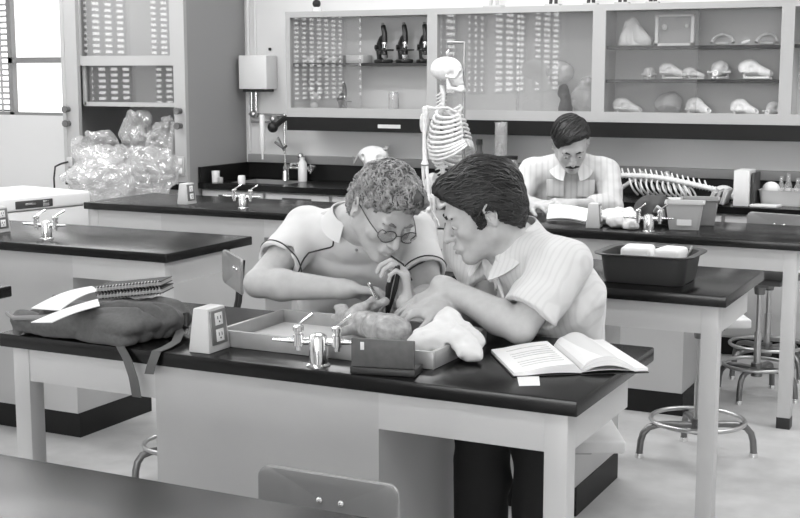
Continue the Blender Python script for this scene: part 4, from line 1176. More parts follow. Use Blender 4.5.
# white cloth
S = SDF()
S.ell(A(-1.262, 2.800, .842), [.040, .040, .044], k=.03).ell(A(-1.216, 2.735, .826), [.058, .055, .036], k=.04).ell(A(-1.283, 2.715, .815), [.045, .050, .030], k=.03)
S.ell(A(-1.163, 2.690, .806), [.030, .028, .022], k=.02).ell(A(-1.178, 2.735, .822), [.035, .035, .022], k=.02)
S.disp(lambda P: vnoise(P * A(1, 1.6, 1) + vnoise(P, 20, 8)[:, None] * .02, 26, 1) * .010 + vnoise(P, 60, 3) * .003)
for bc, bh in ((A(tx1 - .005, 2.7475, BH + .021), [.0075, .165, .024]), (A(-1.5, ty0 + .005, BH + .021), [.31, .0075, .024]), (A(-1.5025, 2.7475, BH - .011), [.31, .17, .022])): S.box(bc, bh, .002, k=.003, mode='s')
S.plane(A(0, 0, BH + .002), A(0, 0, -1))
tag(iso('towel', S, .0035, mat('white cotton', .70, .9, bump=.1, bscale=300), None), 'crumpled white towel draped over the right corner of the tray', 'towel')
# instrument case
t = thing('instrument_case', 'dark grey instrument case with upright lid and white sticker, before the tray', 'case', (-1.29, 2.53, BH))
CASE = mat('dark grey case cloth', .075, .5, noise=.15, nscale=60)
p0, p1 = atz(351, 374, BH), atz(414, 378, BH)
ang = math.atan2(p1.y - p0.y, p1.x - p0.x); Rc = Matrix.Rotation(ang, 3, 'Z'); ex = Vector((math.cos(ang), math.sin(ang), 0)); ey = Vector((-math.sin(ang), math.cos(ang), 0))
wC = (p1 - p0).length; pc = (p0 + p1) / 2
q = pc + ey * .035; MB().box((q.x, q.y, BH + .009), (wC + .006, .070, .017), Rc, .003).build('case_base', mat('black case edge', .02, .5), t, True)
q = pc + ey * .006; MB().box((q.x, q.y, BH + .050), (wC, .010, .064), Rc, .002).build('lid', CASE, t, True)
q = pc - ex * (wC * .32) + ey * .0005; MB().box((q.x, q.y, BH + .066), (.009, .002, .018), Rc, .0008).build('sticker', PAPER, t, True)
# open textbook
t = thing('open_textbook', 'open white textbook lying at the right end of the bench', 'book', (-.93, 2.78, BH))
sa, sb = atz(581, 373, BH + .004), atz(553, 349, BH + .004)      # spine, near and far
la, lb = atz(514, 376, BH + .004), atz(491, 352.5, BH + .004)
ra, rb = atz(648, 371, BH + .004), atz(603, 342, BH + .004)
def half(o0, o1, hump, thick, seed):
    b = MB()
    def top(u, v):
        p = sa.lerp(sb, v).lerp(o0.lerp(o1, v), u)
        z = .004 + thick * (1 - u * .75) * min(1, u * 9 + .15) + hump * math.sin(min(1, u * 1.25) * math.pi) * (1 - .25 * v)
        return (p.x, p.y, BH + .003 + z)
    nu, nv = 26, 6
    T = [[b.bm.verts.new(top(i / (nu - 1), j / (nv - 1))) for j in range(nv)] for i in range(nu)]
    B = [[b.bm.verts.new((T[i][j].co.x, T[i][j].co.y, BH + .004 + max(0, (hump * .75) * math.sin(min(1, i / (nu - 1) * 1.25) * math.pi)))) for j in range(nv)] for i in range(nu)]
    for i in range(nu - 1):
        for j in range(nv - 1):
            b.bm.faces.new((T[i][j], T[i + 1][j], T[i + 1][j + 1], T[i][j + 1])); b.bm.faces.new((B[i][j + 1], B[i + 1][j + 1], B[i + 1][j], B[i][j]))
    for i in range(nu - 1):
        for j in (0, nv - 1): b.bm.faces.new((T[i][j], B[i][j], B[i + 1][j], T[i + 1][j]))
    for j in range(nv - 1):
        for i in (0, nu - 1): b.bm.faces.new((T[i][j], T[i][j + 1], B[i][j + 1], B[i][j]))
    return b
PG = mat('book pages', .84, .7)
half(la, lb, .004, .018, 1).build('page_block', PG, t, True)
half(ra, rb, .022, .016, 2).build('page_block', PG, t, True)
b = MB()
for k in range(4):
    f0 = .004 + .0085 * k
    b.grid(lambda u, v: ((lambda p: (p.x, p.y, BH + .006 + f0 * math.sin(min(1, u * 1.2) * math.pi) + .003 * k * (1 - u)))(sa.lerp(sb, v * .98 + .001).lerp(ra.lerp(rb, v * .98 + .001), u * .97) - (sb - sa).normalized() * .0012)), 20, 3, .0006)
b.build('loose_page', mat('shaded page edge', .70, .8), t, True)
b = MB()
for o0, o1 in ((la, lb), (ra, rb)):
    d0 = (o0 - sa) * 1.015; d1 = (o1 - sb) * 1.0
    b.grid(lambda u, v: ((lambda p: (p.x, p.y, BH + .0012))(sa.lerp(sb, v).lerp((sa + d0).lerp(sb + d1, v), u))), 2, 2, .002)
b.build('cover', mat('dark book cover', .04, .5), t, True, smooth=False)
tx = MB()
for j in range(9):
    v = .18 + j * .08
    p = sa.lerp(sb, v).lerp(la.lerp(lb, v), .18); q = sa.lerp(sb, v).lerp(la.lerp(lb, v), .82 if j % 4 != 3 else .5)
    zz = lambda u: BH + .003 + .004 + .018 * (1 - u * .75) + .004 * math.sin(min(1, u * 1.25) * math.pi) + .0004
    tx.tube([(p.x + (q.x - p.x) * k / 8, p.y + (q.y - p.y) * k / 8, zz(.18 + .64 * k / 8)) for k in range(9)], .0008, 4)
tx.build('print_lines', mat('pale print', .55, .8), t, True)
k0, k1, k2, k3 = atz(517, 377, BH), atz(539, 377, BH), atz(540, 386, BH), atz(519, 386.5, BH)
tag(MB().prism([(p.x, p.y) for p in (k3, k2, k1, k0)], BH + .0008, BH + .0018).build('index_card', PAPER), 'small white card in front of the open textbook', 'card')
# backpack with notebooks
t = thing('backpack', 'grey canvas backpack lying flat, straps hanging over the bench edge', 'backpack', (-2.17, 2.60, BH))
CANV = mat('grey canvas', .085, .75, noise=.12, nscale=120, bump=.12, bscale=400)
S = SDF()
S.box(A(-2.17, 2.585, BH + .026), [.190, .128, .028], .024, None, k=.02).ell(A(-2.06, 2.60, BH + .046), [.125, .115, .044], k=.05).ell(A(-2.00, 2.64, BH + .040), [.07, .07, .040], k=.04)
S.cone(A(-2.345, 2.50, BH + .042), A(-2.16, 2.475, BH + .048), .016, .020, k=.03).cone(A(-2.345, 2.50, BH + .042), A(-2.35, 2.66, BH + .06), .016, .018, k=.02)
def folds(P):
    W = P + vnoise(P, 9, 4)[:, None] * A(.02, .03, .01)
    return -np.abs(vnoise(W * A(.55, 1.5, 1.3), 17, 9)) * .017 - np.abs(vnoise(W @ np.array([[.8, .6, 0], [-.6, .8, 0], [0, 0, 1.0]]) * A(.5, 1.6, 1), 26, 5)) * .008 + .010
S.disp(folds)
S.ell(A(-2.33, 2.58, BH + .055), [.060, .060, .018], None, k=.012, mode='s')
S.plane(A(0, 0, BH + .0015), A(0, 0, -1))
iso('bag', S, .0045, CANV, t)
MB().tube([(-2.385, 2.49, BH + .050), (-2.33, 2.455, BH + .048), (-2.24, 2.452, BH + .058), (-2.16, 2.47, BH + .070)], .006, 8).build('hem_piping', mat('pale canvas hem', .22, .8), t, True)
MB().ball((-2.325, 2.575, BH + .046), .05, 8, (1, 1, .16)).build('opening_lining', mat('dark lining', .02, .8), t, True)
STR = mat('webbing strap', .10, .8, bump=.1, bscale=500)
def strap(pts, w, name):
    b = MB()
    P = [Vector(p) for p in pts]
    def f(u, v):
        k = min(int(u * (len(P) - 1)), len(P) - 2); a = u * (len(P) - 1) - k
        p = P[k].lerp(P[k + 1], a); return (p.x + (v - .5) * w[0], p.y + (v - .5) * w[1], p.z)
    return b.grid(f, len(P) * 4, 3, .002).build(name, STR, t, True)
strap([(-2.035, 2.52, BH + .02), (-2.010, 2.475, BH + .012), (-1.995, 2.462, BH + .002), (-1.975, 2.460, BH - .025), (-1.955, 2.457, BH - .070), (-1.948, 2.459, BH - .118)], (.028, 0), 'shoulder_strap')
strap([(-1.985, 2.66, BH + .04), (-1.930, 2.62, BH + .018), (-1.900, 2.56, BH + .006), (-1.885, 2.50, BH + .004), (-1.888, 2.465, BH + .001), (-1.898, 2.458, BH - .03), (-1.908, 2.460, BH - .055)], (.024, .004), 'shoulder_strap')
MB().tube([(-1.965, 2.66, BH + .05), (-1.935, 2.655, BH + .055), (-1.925, 2.64, BH + .03), (-1.955, 2.64, BH + .022)], .009, 8, closed=True).build('strap_buckle', BLACK, t, True)
NB = mat('dark notebook cover', .030, .7)
for k, (z, lab) in enumerate(((BH + .096, 'lower spiral notebook, dark cover, on the backpack'), (BH + .1125, 'upper spiral notebook, spiral edge towards the viewer, on the backpack'))):
    t2 = thing('spiral_notebook', lab, 'notebook', (-2.095 - .012 * k, 2.635 + .01 * k, z), math.radians(20), 'spiral notebooks on the backpack')
    t2.rotation_euler = (math.radians(-3), math.radians(-6), math.radians(24))
    MB().box((.0, .05, .001), (.175, .13, .002), None).box((.0, .05, .012), (.175, .13, .002), None).build('cover', NB, t2, smooth=False)
    MB().box((.0, .052, .0065), (.170, .125, .0085), None).build('pages', mat('page edges', .45, .8), t2, smooth=False)
    b = MB()
    for j in range(20):
        x = -.081 + j * .0085
        b.tube([(x, -.015 + .008 * math.cos(a), .0065 + .009 * math.sin(a)) for a in np.linspace(0, 6.28, 9, endpoint=False)], .0012, 5, closed=True)
    b.build('spiral', STEEL, t2)
def sheet(label, pts, z, bend, grp='loose white papers on the backpack'):
    P = [atz(x, y, z) for x, y in pts]
    def f(u, v):
        p = P[0].lerp(P[1], u).lerp(P[3].lerp(P[2], u), v)
        return (p.x, p.y, p.z + bend * math.sin(u * math.pi) + .014 * u)
    return tag(MB().grid(f, 14, 6, .0022).build('paper_stack', PAPER), label, 'paper', grp)
sheet('white papers folded out of the backpack, upper sheets', [(31, 308), (92, 291), (101, 296), (60, 310)], BH + .080, .010)
sheet('white papers sticking out of the backpack, lower sheets', [(31, 322), (98, 304), (100, 311), (52, 322)], BH + .080, .004)

# ------------------------------------------------------------------ on the bench behind: dish pan
t = thing('dish_pan', 'dark grey plastic dish pan with rim and white packets inside', 'pan', (-1.10, 4.07, BH))
PAN = mat('dark grey plastic', .045, .42)
b = MB()
def ringpts(w, d, r, z, n=8):
    out = []
    for cx, cy, a0 in ((w / 2 - r, d / 2 - r, 0), (-w / 2 + r, d / 2 - r, 90), (-w / 2 + r, -d / 2 + r, 180), (w / 2 - r, -d / 2 + r, 270)):
        for k in range(n):
            a = math.radians(a0 + 90 * k / (n - 1)); out.append((cx + r * math.cos(a), cy + r * math.sin(a), z))
    return out
def vessel(b, prof, c, rot=None):
    """prof: (width, depth, corner radius, z) from the outer bottom over the rim to the inner bottom"""
    rings = [[b.bm.verts.new(p) for p in ringpts(*q)] for q in prof]
    n = len(rings[0])
    for p, q in zip(rings[:-1], rings[1:]):
        for k in range(n): b.bm.faces.new((p[k], p[(k + 1) % n], q[(k + 1) % n], q[k]))
    b.bm.faces.new(rings[0][::-1]); b.bm.faces.new(rings[-1])
    b._xf([v for r in rings for v in r], rot, c); return b
vessel(b, [(.255, .20, .035, .001), (.265, .21, .038, .012), (.285, .235, .042, .088), (.325, .27, .055, .092), (.328, .274, .056, .096), (.322, .268, .055, .098), (.280, .228, .04, .095), (.258, .20, .036, .012)], (-1.115, 4.075, BH))
b.build('tub', PAN, t, True)
for k, (x, lab) in enumerate(((-1.165, 'larger white packet standing in the dish pan'), (-1.055, 'smaller white packet in the dish pan'))):
    w = .10 if k == 0 else .085
    tag(MB().box((x, 4.10, BH + .064), (w, .11, .09), Matrix.Rotation(.1 - .2 * k, 3, 'Z'), .014, 3).build('paper_packet', PAPER), lab, 'packet', 'white packets in the dish pan')
tag(MB().tube([(-1.02, 4.13, BH + .05), (-.995, 4.14, BH + .112)], .004, 8).build('glass_rod', STEEL), 'thin rod leaning in the dish pan', 'rod')

# ------------------------------------------------------------------ on the far bench
BK = mat('pale plastic basket', .50, .4); 
def basket(label, c, rz, m, s=1.0):
    t = thing('plastic_basket', label, 'basket', c, rz, 'plastic baskets on the far bench')
    b = MB(); vessel(b, [(.125, .10, .012, .001), (.128, .103, .012, .006), (.158, .135, .014, .112), (.172, .15, .016, .113), (.172, .15, .016, .120), (.154, .130, .013, .119), (.124, .10, .011, .008)], (0, 0, 0))
    b.build('tub', m, t)
    return t
bk = basket('pale plastic basket with a label, right of the gas tap', (-1.365, 5.515, BH), .22, BK)
MB().box((.0, -.0585, .034), (.062, .003, .026), Matrix.Rotation(-.14, 3, 'X'), .0005).build('label', mat('whitish label', .66, .6), bk, smooth=False)
basket('darker plastic basket half hidden behind the labelled basket', (-1.345, 5.715, BH), .22, mat('greyer plastic', .30, .45))
S = SDF()
for x, y, z, r in ((-1.640, 5.41, .812, .045), (-1.60, 5.44, .825, .050), (-1.57, 5.40, .80, .04), (-1.635, 5.46, .82, .05), (-1.61, 5.455, .85, .028), (-1.73, 5.52, .81, .045), (-1.68, 5.51, .825, .045), (-1.64, 5.50, .84, .035)): S.ell(A(x, y, z), [r, r, r * .8], k=.02)
S.disp(lambda P: vnoise(P, 40, 5) * .011 + np.abs(vnoise(P, 75, 6)) * .006)
S.plane(A(0, 0, BH + .002), A(0, 0, -1))
tag(iso('paper_towels', S, .004, mat('white paper towel', .72, .9), None), 'heap of crumpled white paper towels on the far bench', 'towels')
t = thing('cloth_cap', 'dark folded cloth bag behind the gas tap on the far bench', 'bag', (-1.56, 5.62, BH))
S = SDF(); S.ell(A(-1.535, 5.66, BH + .055), [.105, .06, .078], k=.02).ell(A(-1.65, 5.62, BH + .025), [.07, .05, .035], k=.03)
S.disp(lambda P: np.sin((P @ A(90, 25, -50))) * .004 + vnoise(P, 40) * .004); S.plane(A(0, 0, BH + .002), A(0, 0, -1))
iso('bag_cloth', S, .004, mat('dark cloth', .055, .8), t)
MB().tube([(-1.52, 5.60, BH + .06), (-1.50, 5.57, BH + .085), (-1.475, 5.565, BH + .07), (-1.470, 5.575, BH + .03)], .008, 8).build('handle', mat('pale handle', .5, .5), t, True)
# book in front of the reader, loose papers
t = thing('open_notebook', 'open book held by the reading man', 'book', (-1.93, 5.58, BH))
q0, q1, q2, q3 = [Vector(p) for p in ((-1.985, 5.48, BH + .006), (-1.80, 5.46, BH + .006), (-1.775, 5.63, BH + .03), (-2.03, 5.64, BH + .055))]
def pg(u, v):
    p = q0.lerp(q1, u).lerp(q3.lerp(q2, u), v); return (p.x, p.y, p.z + .010 * math.sin(u * 6.28 * .5) + .006)
MB().grid(pg, 14, 6, .006).build('page_block', PAPER, t, True)
MB().grid(lambda u, v: (pg(u, v)[0], pg(u, v)[1], pg(u, v)[2] - .009), 8, 4, .003).build('cover', mat('grey cover', .3, .6), t, True)
# ------------------------------------------------------------------ hanging skeleton
BONE = mat('bone', .74, .55, noise=.10, nscale=40)
def skull_sdf(S, q, R, M):
    S.ell(q(-.015, 0, .028), R(.092, .070, .070), M, k=.01)
    S.ell(q(.040, 0, -.020), R(.042, .050, .050), M, k=.02)
    for e in (-1, 1):
        S.cone(q(.070, .030 * e, .018), q(.052, .054 * e, -.008), .010 * R(1)[0], k=.01)
        S.cone(q(.052, .054 * e, -.020), q(.0, .064 * e, -.014), .0065 * R(1)[0], k=.006)
        S.ell(q(.082, .027 * e, .002), R(.030, .018, .016), M, k=.005, mode='s')
        S.ell(q(.030, .060 * e, -.002), R(.020, .018, .014), M, k=.008, mode='s')
    S.ell(q(.086, 0, -.026), R(.018, .010, .016), M, k=.004, mode='s')
    S.ell(q(.064, 0, -.052), R(.024, .028, .018), M, k=.012)
    S.ell(q(-.020, 0, -.055), R(.050, .035, .024), M, k=.015, mode='s')
def hanging_skeleton():
    o = A(-2.815, 6.2, 0)
    f = nrm(A(.895, .446, 0) * .80 + A(.446, -.895, 0) * .60); l = A(-f[1], f[0], 0)
    t = thing('anatomical_skeleton', 'white human skeleton hanging on a stand behind the young men', 'skeleton', tuple(o))
    q = lambda a, b, c: tuple(o + f * a + l * b + A(0, 0, c))
    Q = lambda a, b, c: np.array(q(a, b, c))
    M = np.array([f, l, A(0, 0, 1)])
    s = .92
    S = SDF(); R = lambda *r: [x * s for x in r]
    f2 = nrm(A(.895, .446, 0) * .96 + A(.446, -.895, 0) * .28); l2 = A(-f2[1], f2[0], 0); M2 = np.array([f2, l2, A(0, 0, 1)])
    skull_sdf(S, lambda a, b, c: o + f2 * (a * s + .012) + l2 * b * s + A(0, 0, 1.448 + c * s), R, M2)
    sk = iso('skull', S, .0035, BONE, t)
    S = SDF()
    for e in (-1, 1): Q = lambda a, b, c: o + f2 * (a + .012) + l2 * b + A(0, 0, c); S.chain([Q(.005, .050 * e, 1.418), Q(.012, .047 * e, 1.375), Q(.074, .014 * e, 1.362)], [.008, .011, .010], k=.008)
    S.cone(Q(.074, -.02, 1.365), Q(.074, .02, 1.365), .012, k=.01).ell(Q(.064, 0, 1.382), [.02, .024, .016], M2, k=.01)
    iso('jaw', S, .0035, BONE, t)
    Q = lambda a, b, c: np.array(q(a, b, c))
    sp = [(-.028, 1.385), (-.02, 1.34), (-.025, 1.29), (-.048, 1.22), (-.062, 1.14), (-.055, 1.06), (-.030, .98), (-.018, .92), (-.030, .87)]
    P = []
    for i in range(len(sp) - 1):
        for k in range(5):
            u = k / 5; P.append((sp[i][0] + (sp[i + 1][0] - sp[i][0]) * u, sp[i][1] + (sp[i + 1][1] - sp[i][1]) * u))
    b = MB(); S = SDF()
    pts = []; rad = []
    for i in range(0, len(P), 1):
        pts += [q(P[i][0], 0, P[i][1] + .004), q(P[i][0], 0, P[i][1] - .004)]; rad += [.016, .011]
    b.tube(pts, rad, 10)
    for i in range(4, len(P), 2): b.tube([q(P[i][0] - .01, 0, P[i][1]), q(P[i][0] - .045, 0, P[i][1] - .015)], [.006, .003], 6).tube([q(P[i][0], -.03, P[i][1]), q(P[i][0], .03, P[i][1])], .005, 6)
    b.build('spine', BONE, t, True, angle=180)
    MB().tube([q(.070, 0, 1.245), q(.085, 0, 1.20), q(.095, 0, 1.13), q(.092, 0, 1.10)], [.017, .013, .013, .006], 10).build('breastbone', BONE, t, True)
    wid = [.062, .085, .100, .110, .118, .122, .125, .124, .120, .112, .095, .070]
    for i in range(12):
        zb = 1.275 - i * .025; zf = 1.235 - i * .021 if i < 7 else 1.10 - (i - 7) * .010
        xb = np.interp(zb, [.98, 1.06, 1.14, 1.22, 1.29], [-.030, -.055, -.062, -.048, -.025])
        endf = 1.0 if i < 10 else .55
        for e in (-1, 1):
            pp = []
            for k in range(13):
                u = k / 12 * endf; a = math.pi * u
                x = xb + (.085 - xb + .012 * i * .5) * (1 - math.cos(a)) / 2 - .028 * math.sin(a) * (1 - u)
                y = e * (wid[i] * math.sin(a)**.75 + .012 * u)
                z = zb + (zf - zb) * u - .060 * math.sin(a) * (.5 + .05 * i)
                pp.append(q(x, y, z))
            MB().tube(pp, [.0066] + [.0076] * 11 + [.006], 6).build('rib', BONE, t, True)
    for e in (-1, 1):
        MB().tube([q(.070, .015 * e, 1.252), q(.055, .07 * e, 1.275), q(.005, .125 * e, 1.272), q(-.02, .155 * e, 1.278)], [.009, .006, .007, .010], 8).build('collarbone', BONE, t, True)
        S = SDF(); S.ell(Q(-.065, .105 * e, 1.195), [.007, .045, .065], M, k=.01).cone(Q(-.060, .09 * e, 1.235), Q(-.025, .160 * e, 1.270), .010, .013, k=.012)
        iso('shoulder_blade', S, .005, BONE, t)
        hx, hy = -.015, .165 * e
        MB().tube([q(hx, hy, 1.262), q(hx, hy + .006 * e, 1.235), q(hx - .004, hy + .01 * e, 1.12), q(hx + .002, hy + .010 * e, 1.01), q(hx, hy + .008 * e, .985)], [.021, .013, .0095, .012, .021], 10).build('upper_arm_bone', BONE, t, True)
        for d in (-.011, .011):
            MB().tube([q(hx + d, hy + .008 * e, .975), q(hx + d * 1.3 + .01, hy + .012 * e, .87), q(hx + d + .02, hy + .012 * e, .755)], [.011, .0065, .010], 8).build('forearm_bone', BONE, t, True)
        b = MB()
        for j in range(4): b.tube([q(hx + .025, hy + .012 * e + (j - 1.5) * .010, .745), q(hx + .03, hy + .012 * e + (j - 1.5) * .014, .68), q(hx + .03, hy + .012 * e + (j - 1.5) * .015, .60)], [.006, .005, .0035], 6)
        b.tube([q(hx + .03, hy - .012 * e, .74), q(hx + .055, hy - .03 * e, .69), q(hx + .065, hy - .035 * e, .66)], [.006, .005, .004], 6)
        b.ball(q(hx + .024, hy + .012 * e, .748), .018, 6).build('hand_bones', BONE, t, True)
    S = SDF()
    for e in (-1, 1):
        S.ell(Q(-.025, .085 * e, .872), [.045, .045, .062], M, k=.015)
        S.ell(Q(.012, .080 * e, .895), [.030, .040, .045], M, k=.012, mode='s')
        S.cone(Q(-.01, .08 * e, .83), Q(.045, .025 * e, .785), .014, .012, k=.012).cone(Q(-.02, .08 * e, .82), Q(-.01, .05 * e, .75), .016, .014, k=.01).cone(Q(-.01, .05 * e, .75), Q(.045, .02 * e, .782), .010, k=.01)
    S.ell(Q(-.045, 0, .85), [.022, .045, .060], M, k=.02)
    iso('pelvis', S, .0045, BONE, t)
    for e in (-1, 1):
        MB().tube([q(-.01, .095 * e, .822), q(-.005, .125 * e, .80), q(-.002, .12 * e, .77), q(.008, .105 * e, .60), q(0, .085 * e, .43), q(0, .083 * e, .40)], [.020, .018, .015, .0125, .018, .026], 10).build('thigh_bone', BONE, t, True)
        MB().tube([q(0, .083 * e, .385), q(.004, .083 * e, .35), q(0, .083 * e, .20), q(-.004, .083 * e, .075)], [.026, .015, .010, .015], 10).build('shin_bone', BONE, t, True)
        MB().tube([q(-.015, .105 * e, .365), q(-.012, .11 * e, .20), q(-.012, .10 * e, .07)], [.010, .006, .009], 8).build('calf_bone', BONE, t, True)
        S = SDF(); S.cone(Q(-.04, .085 * e, .045), Q(.01, .085 * e, .055), .020, .022, k=.01).cone(Q(.01, .087 * e, .05), Q(.11, .10 * e, .028), .022, .014, k=.01).cone(Q(.11, .07 * e, .026), Q(.14, .075 * e, .022), .012, .008, k=.01).cone(Q(.10, .11 * e, .026), Q(.13, .12 * e, .022), .010, .007, k=.01)
        iso('foot_bones', S, .005, BONE, t)
    b = MB()
    b.tube([q(.06, .075, .03), q(.06, .075, 1.612)], .008, 10).tube([q(.06, .075, 1.612), q(.0, .0, 1.612)], .007, 10)
    for k in range(5):
        a = k * 1.2566; b.tube([q(.06, .075, .05), q(.06 + .2 * math.cos(a), .075 + .2 * math.sin(a), .015)], .010, 8)
    b.build('stand', mat('stand tube', .40, .3, .8), t, True)
    MB().tube([q(.01, 0, 1.612), q(.0, 0, 1.60), q(.012, .004, 1.575), q(-.004, 0, 1.555), q(.006, 0, 1.54), q(.0, 0, 1.51)], .003, 6).build('hook', CHROME, t, True)
    return t
hanging_skeleton()

# ------------------------------------------------------------------ on the wall bench
def lying_skeleton():
    t = thing('lying_skeleton', 'lying animal skeleton, ribs and spine, on the wall bench beside the reading man', 'skeleton', (-1.80, 6.72, BH))
    b = MB(); P = []
    for k in range(40):
        u = k / 39; P.append((-2.13 + .62 * u, 6.80 + .05 * math.sin(u * 5), BH + .115 - .05 * u + .02 * math.sin(u * 3.1)))
    pts = []; rad = []
    for p in P: pts += [(p[0] - .004, p[1], p[2]), (p[0] + .005, p[1], p[2])]; rad += [.018, .012]
    b.tube(pts, rad, 8)
    for k in range(2, 38, 2): b.tube([P[k], (P[k][0] - .015, P[k][1] + .01, P[k][2] + .038)], [.007, .004], 6)
    b.build('spine', BONE, t, True, angle=180)
    for i in range(11):
        k = 8 + i * 2; c = P[k]
        for e in (-1, 1):
            w = .09 * math.sin((i + 2) / 13 * math.pi) + .03
            pp = [(c[0] + .03 * u * 2, c[1] + e * w * math.sin(u * 2.6), c[2] - .018 - (c[2] - BH - .030) * .95 * (1 - math.cos(u * 2.2)) / 1.6) for u in np.linspace(0, 1, 9)]
            MB().tube(pp, .0055, 6).build('rib', BONE, t, True)
    S = SDF(); S.ell(A(-1.49, 6.84, BH + .045), [.055, .045, .038], k=.02).cone(A(-1.46, 6.83, BH + .04), A(-1.40, 6.80, BH + .022), .026, .014, k=.02).ell(A(-1.455, 6.80, BH + .062), [.018, .014, .014], k=.004, mode='s')
    S.plane(A(0, 0, BH + .001), A(0, 0, -1)); iso('skull', S, .005, BONE, t)
lying_skeleton()
def long_bone(label, p0, p1, r=.011):
    d = [p0[k] + (p1[k] - p0[k]) * np.array([0, .06, .15, .5, .85, .94, 1.0]) for k in range(3)]
    tag(MB().tube([tuple(x) for x in np.array(d).T], [r * .6, r * 1.6, r, r * .85, r, r * 1.6, r * .6], 10).build('long_bone', BONE), label, 'bone', 'loose long bones on the wall bench')
long_bone('long bone lying in front of the lying skeleton, nearest the basket', (-1.86, 6.60, BH + .018), (-1.60, 6.66, BH + .018))
long_bone('long bone propped on the splash board left of the lying skeleton', (-2.10, 6.93, BH + .02), (-1.98, 7.05, BH + .12), .013)
long_bone('long bone leaning on the splash board behind the ribs', (-1.72, 6.95, BH + .018), (-1.86, 7.05, BH + .125), .013)
long_bone('short bone on the bench edge between skeleton and books', (-1.57, 6.60, BH + .016), (-1.47, 6.63, BH + .016))
tag(MB().box((-1.345, 6.66, BH + .092), (.078, .16, .182), None, .004).build('binder_box', mat('white card box', .72, .6)), 'white upright box file on the wall bench', 'box')
tag(MB().box((-1.292, 6.68, BH + .085), (.016, .15, .168), None, .002).build('binder', mat('dark binder', .05, .5)), 'dark binder standing beside the white box file', 'binder')
for k, (x, h, g, lab) in enumerate(((-1.430, .075, .75, 'thin pale book leaning against the white box file'), (-1.462, .070, .30, 'grey book second from the white box file'), (-1.492, .066, .72, 'pale book at the left end of the leaning books'))):
    R = Matrix.Rotation(math.radians(16 + 4 * k), 3, 'Y')
    t = thing('book', lab, 'book', (x, 6.62, BH), 0, 'books leaning beside the white box file')
    MB().box((x, 6.64, BH + h / 2 + .006), (.014, .13, h), R, .001).build('pages', mat('page edges', .45, .8), t, True)
    for e in (-1, 1):
        o = R @ Vector((e * .008, 0, 0)); MB().box((x + o.x, 6.64, BH + h / 2 + .006 + o.z), (.003, .134, h + .003), R, .0005).build('cover', mat('book cover %d' % k, g * .8, .5), t, True)
# wash basin with things to dry
t = thing('plastic_basin', 'white plastic basin with washed glassware, right end of the wall bench', 'basin', (-1.165, 6.74, BH))
b = MB(); vessel(b, [(.20, .15, .02, .001), (.205, .155, .02, .01), (.225, .175, .025, .075), (.235, .185, .03, .08), (.22, .17, .025, .079), (.20, .15, .02, .008)], (-1.165, 6.76, BH)); b.build('tub', mat('white plastic', .70, .4), t, True)
GL = glassy('clear glassware', .10, .93, haze=.22, hazecol=.8)
tag(MB().ball((-1.225, 6.74, BH + .080), .045, 10, (1, .8, .9)).build('round_sponge', mat('white sponge', .80, .9)), 'round white lump sitting in the white basin', 'sponge')
for k, (x, y, h, lab) in enumerate(((-1.15, 6.80, .15, 'tallest bottle standing in the white basin'), (-1.10, 6.78, .13, 'bottle in the white basin, right of the tallest'), (-1.185, 6.795, .135, 'bottle in the white basin behind the round lump'))):
    tag(MB().lathe([(0, .0), (.019, 0), (.02, .01), (.02, h * .6), (.009, h * .78), (.009, h), (0, h)], (x, y, BH + .009)).build('bottle', GL), lab, 'bottle', 'bottles in the white basin')
tag(MB().prism([(-1.30, 6.575), (-1.165, 6.575), (-1.15, 6.64), (-1.29, 6.65)], BH + .001, BH + .014, .003).build('white_tray', PAPER), 'flat white tray lying in front of the white basin', 'tray')
tag(MB().box((-.985, 6.72, BH + .085), (.08, .17, .168), None, .004).build('white_carton', mat('white card box', .72, .6)), 'white carton cut off by the right picture edge', 'carton')
# bottles left and centre
tag(MB().lathe([(0, 0), (.026, 0), (.028, .008), (.028, .115), (.014, .135), (.014, .15), (0, .15)], (-4.13, 6.92, BH)).build('wash_bottle', mat('white plastic', .70, .4)), 'white plastic bottle beside the sink tap', 'bottle')
t = thing('soap_cup', 'small white cup at the left end of the wall bench', 'cup', (-4.60, 6.62, BH))
MB().lathe([(0, 0), (.024, 0), (.026, .07), (.023, .07), (.022, .006), (0, .006)], (-4.585, 6.63, BH)).build('cup', WHITE, t, True)
tag(MB().box((-4.53, 6.60, BH + .018), (.03, .02, .034), None, .003).build('soap_block', mat('grey soap', .4, .5)), 'small grey block next to the white cup', 'block')
tag(MB().lathe([(0, 0), (.022, 0), (.024, .035), (.02, .05), (0, .05)], (-4.38, 6.61, BH)).build('white_jar', WHITE), 'small white jar on the edge in front of the sink', 'jar')
tag(MB().lathe([(0, 0), (.040, 0), (.042, .004), (.036, .012), (.036, .395), (.039, .40), (.036, .40), (.033, .395), (.033, .014), (0, .014)], (-2.705, 6.70, BH)).build('glass_cylinder', GL), 'tall glass cylinder standing on the wall bench', 'cylinder')
S = SDF(); S.chain([A(-2.705, 6.70, BH + .04), A(-2.70, 6.70, BH + .15), A(-2.71, 6.70, BH + .27)], [.022, .020, .014], k=.02); S.disp(lambda P: vnoise(P, 60) * .005)
tag(iso('pale_specimen', S, .004, mat('pale wet specimen', .62, .5), None), 'pale strip preserved inside the tall glass cylinder', 'specimen')
t = thing('specimen_jar', 'glass jar with black lid left of the reading man', 'jar', (-2.64, 6.62, BH))
MB().lathe([(0, 0), (.046, 0), (.05, .006), (.05, .17), (.042, .192), (.042, .20), (.039, .20), (.046, .17), (.046, .008), (0, .008)], (-2.62, 6.62, BH)).build('glass', GL, t, True)
MB().lathe([(0, 0), (.044, 0), (.045, .018), (0, .018)], (-2.62, 6.62, BH + .201)).build('lid', BLACK, t, True)
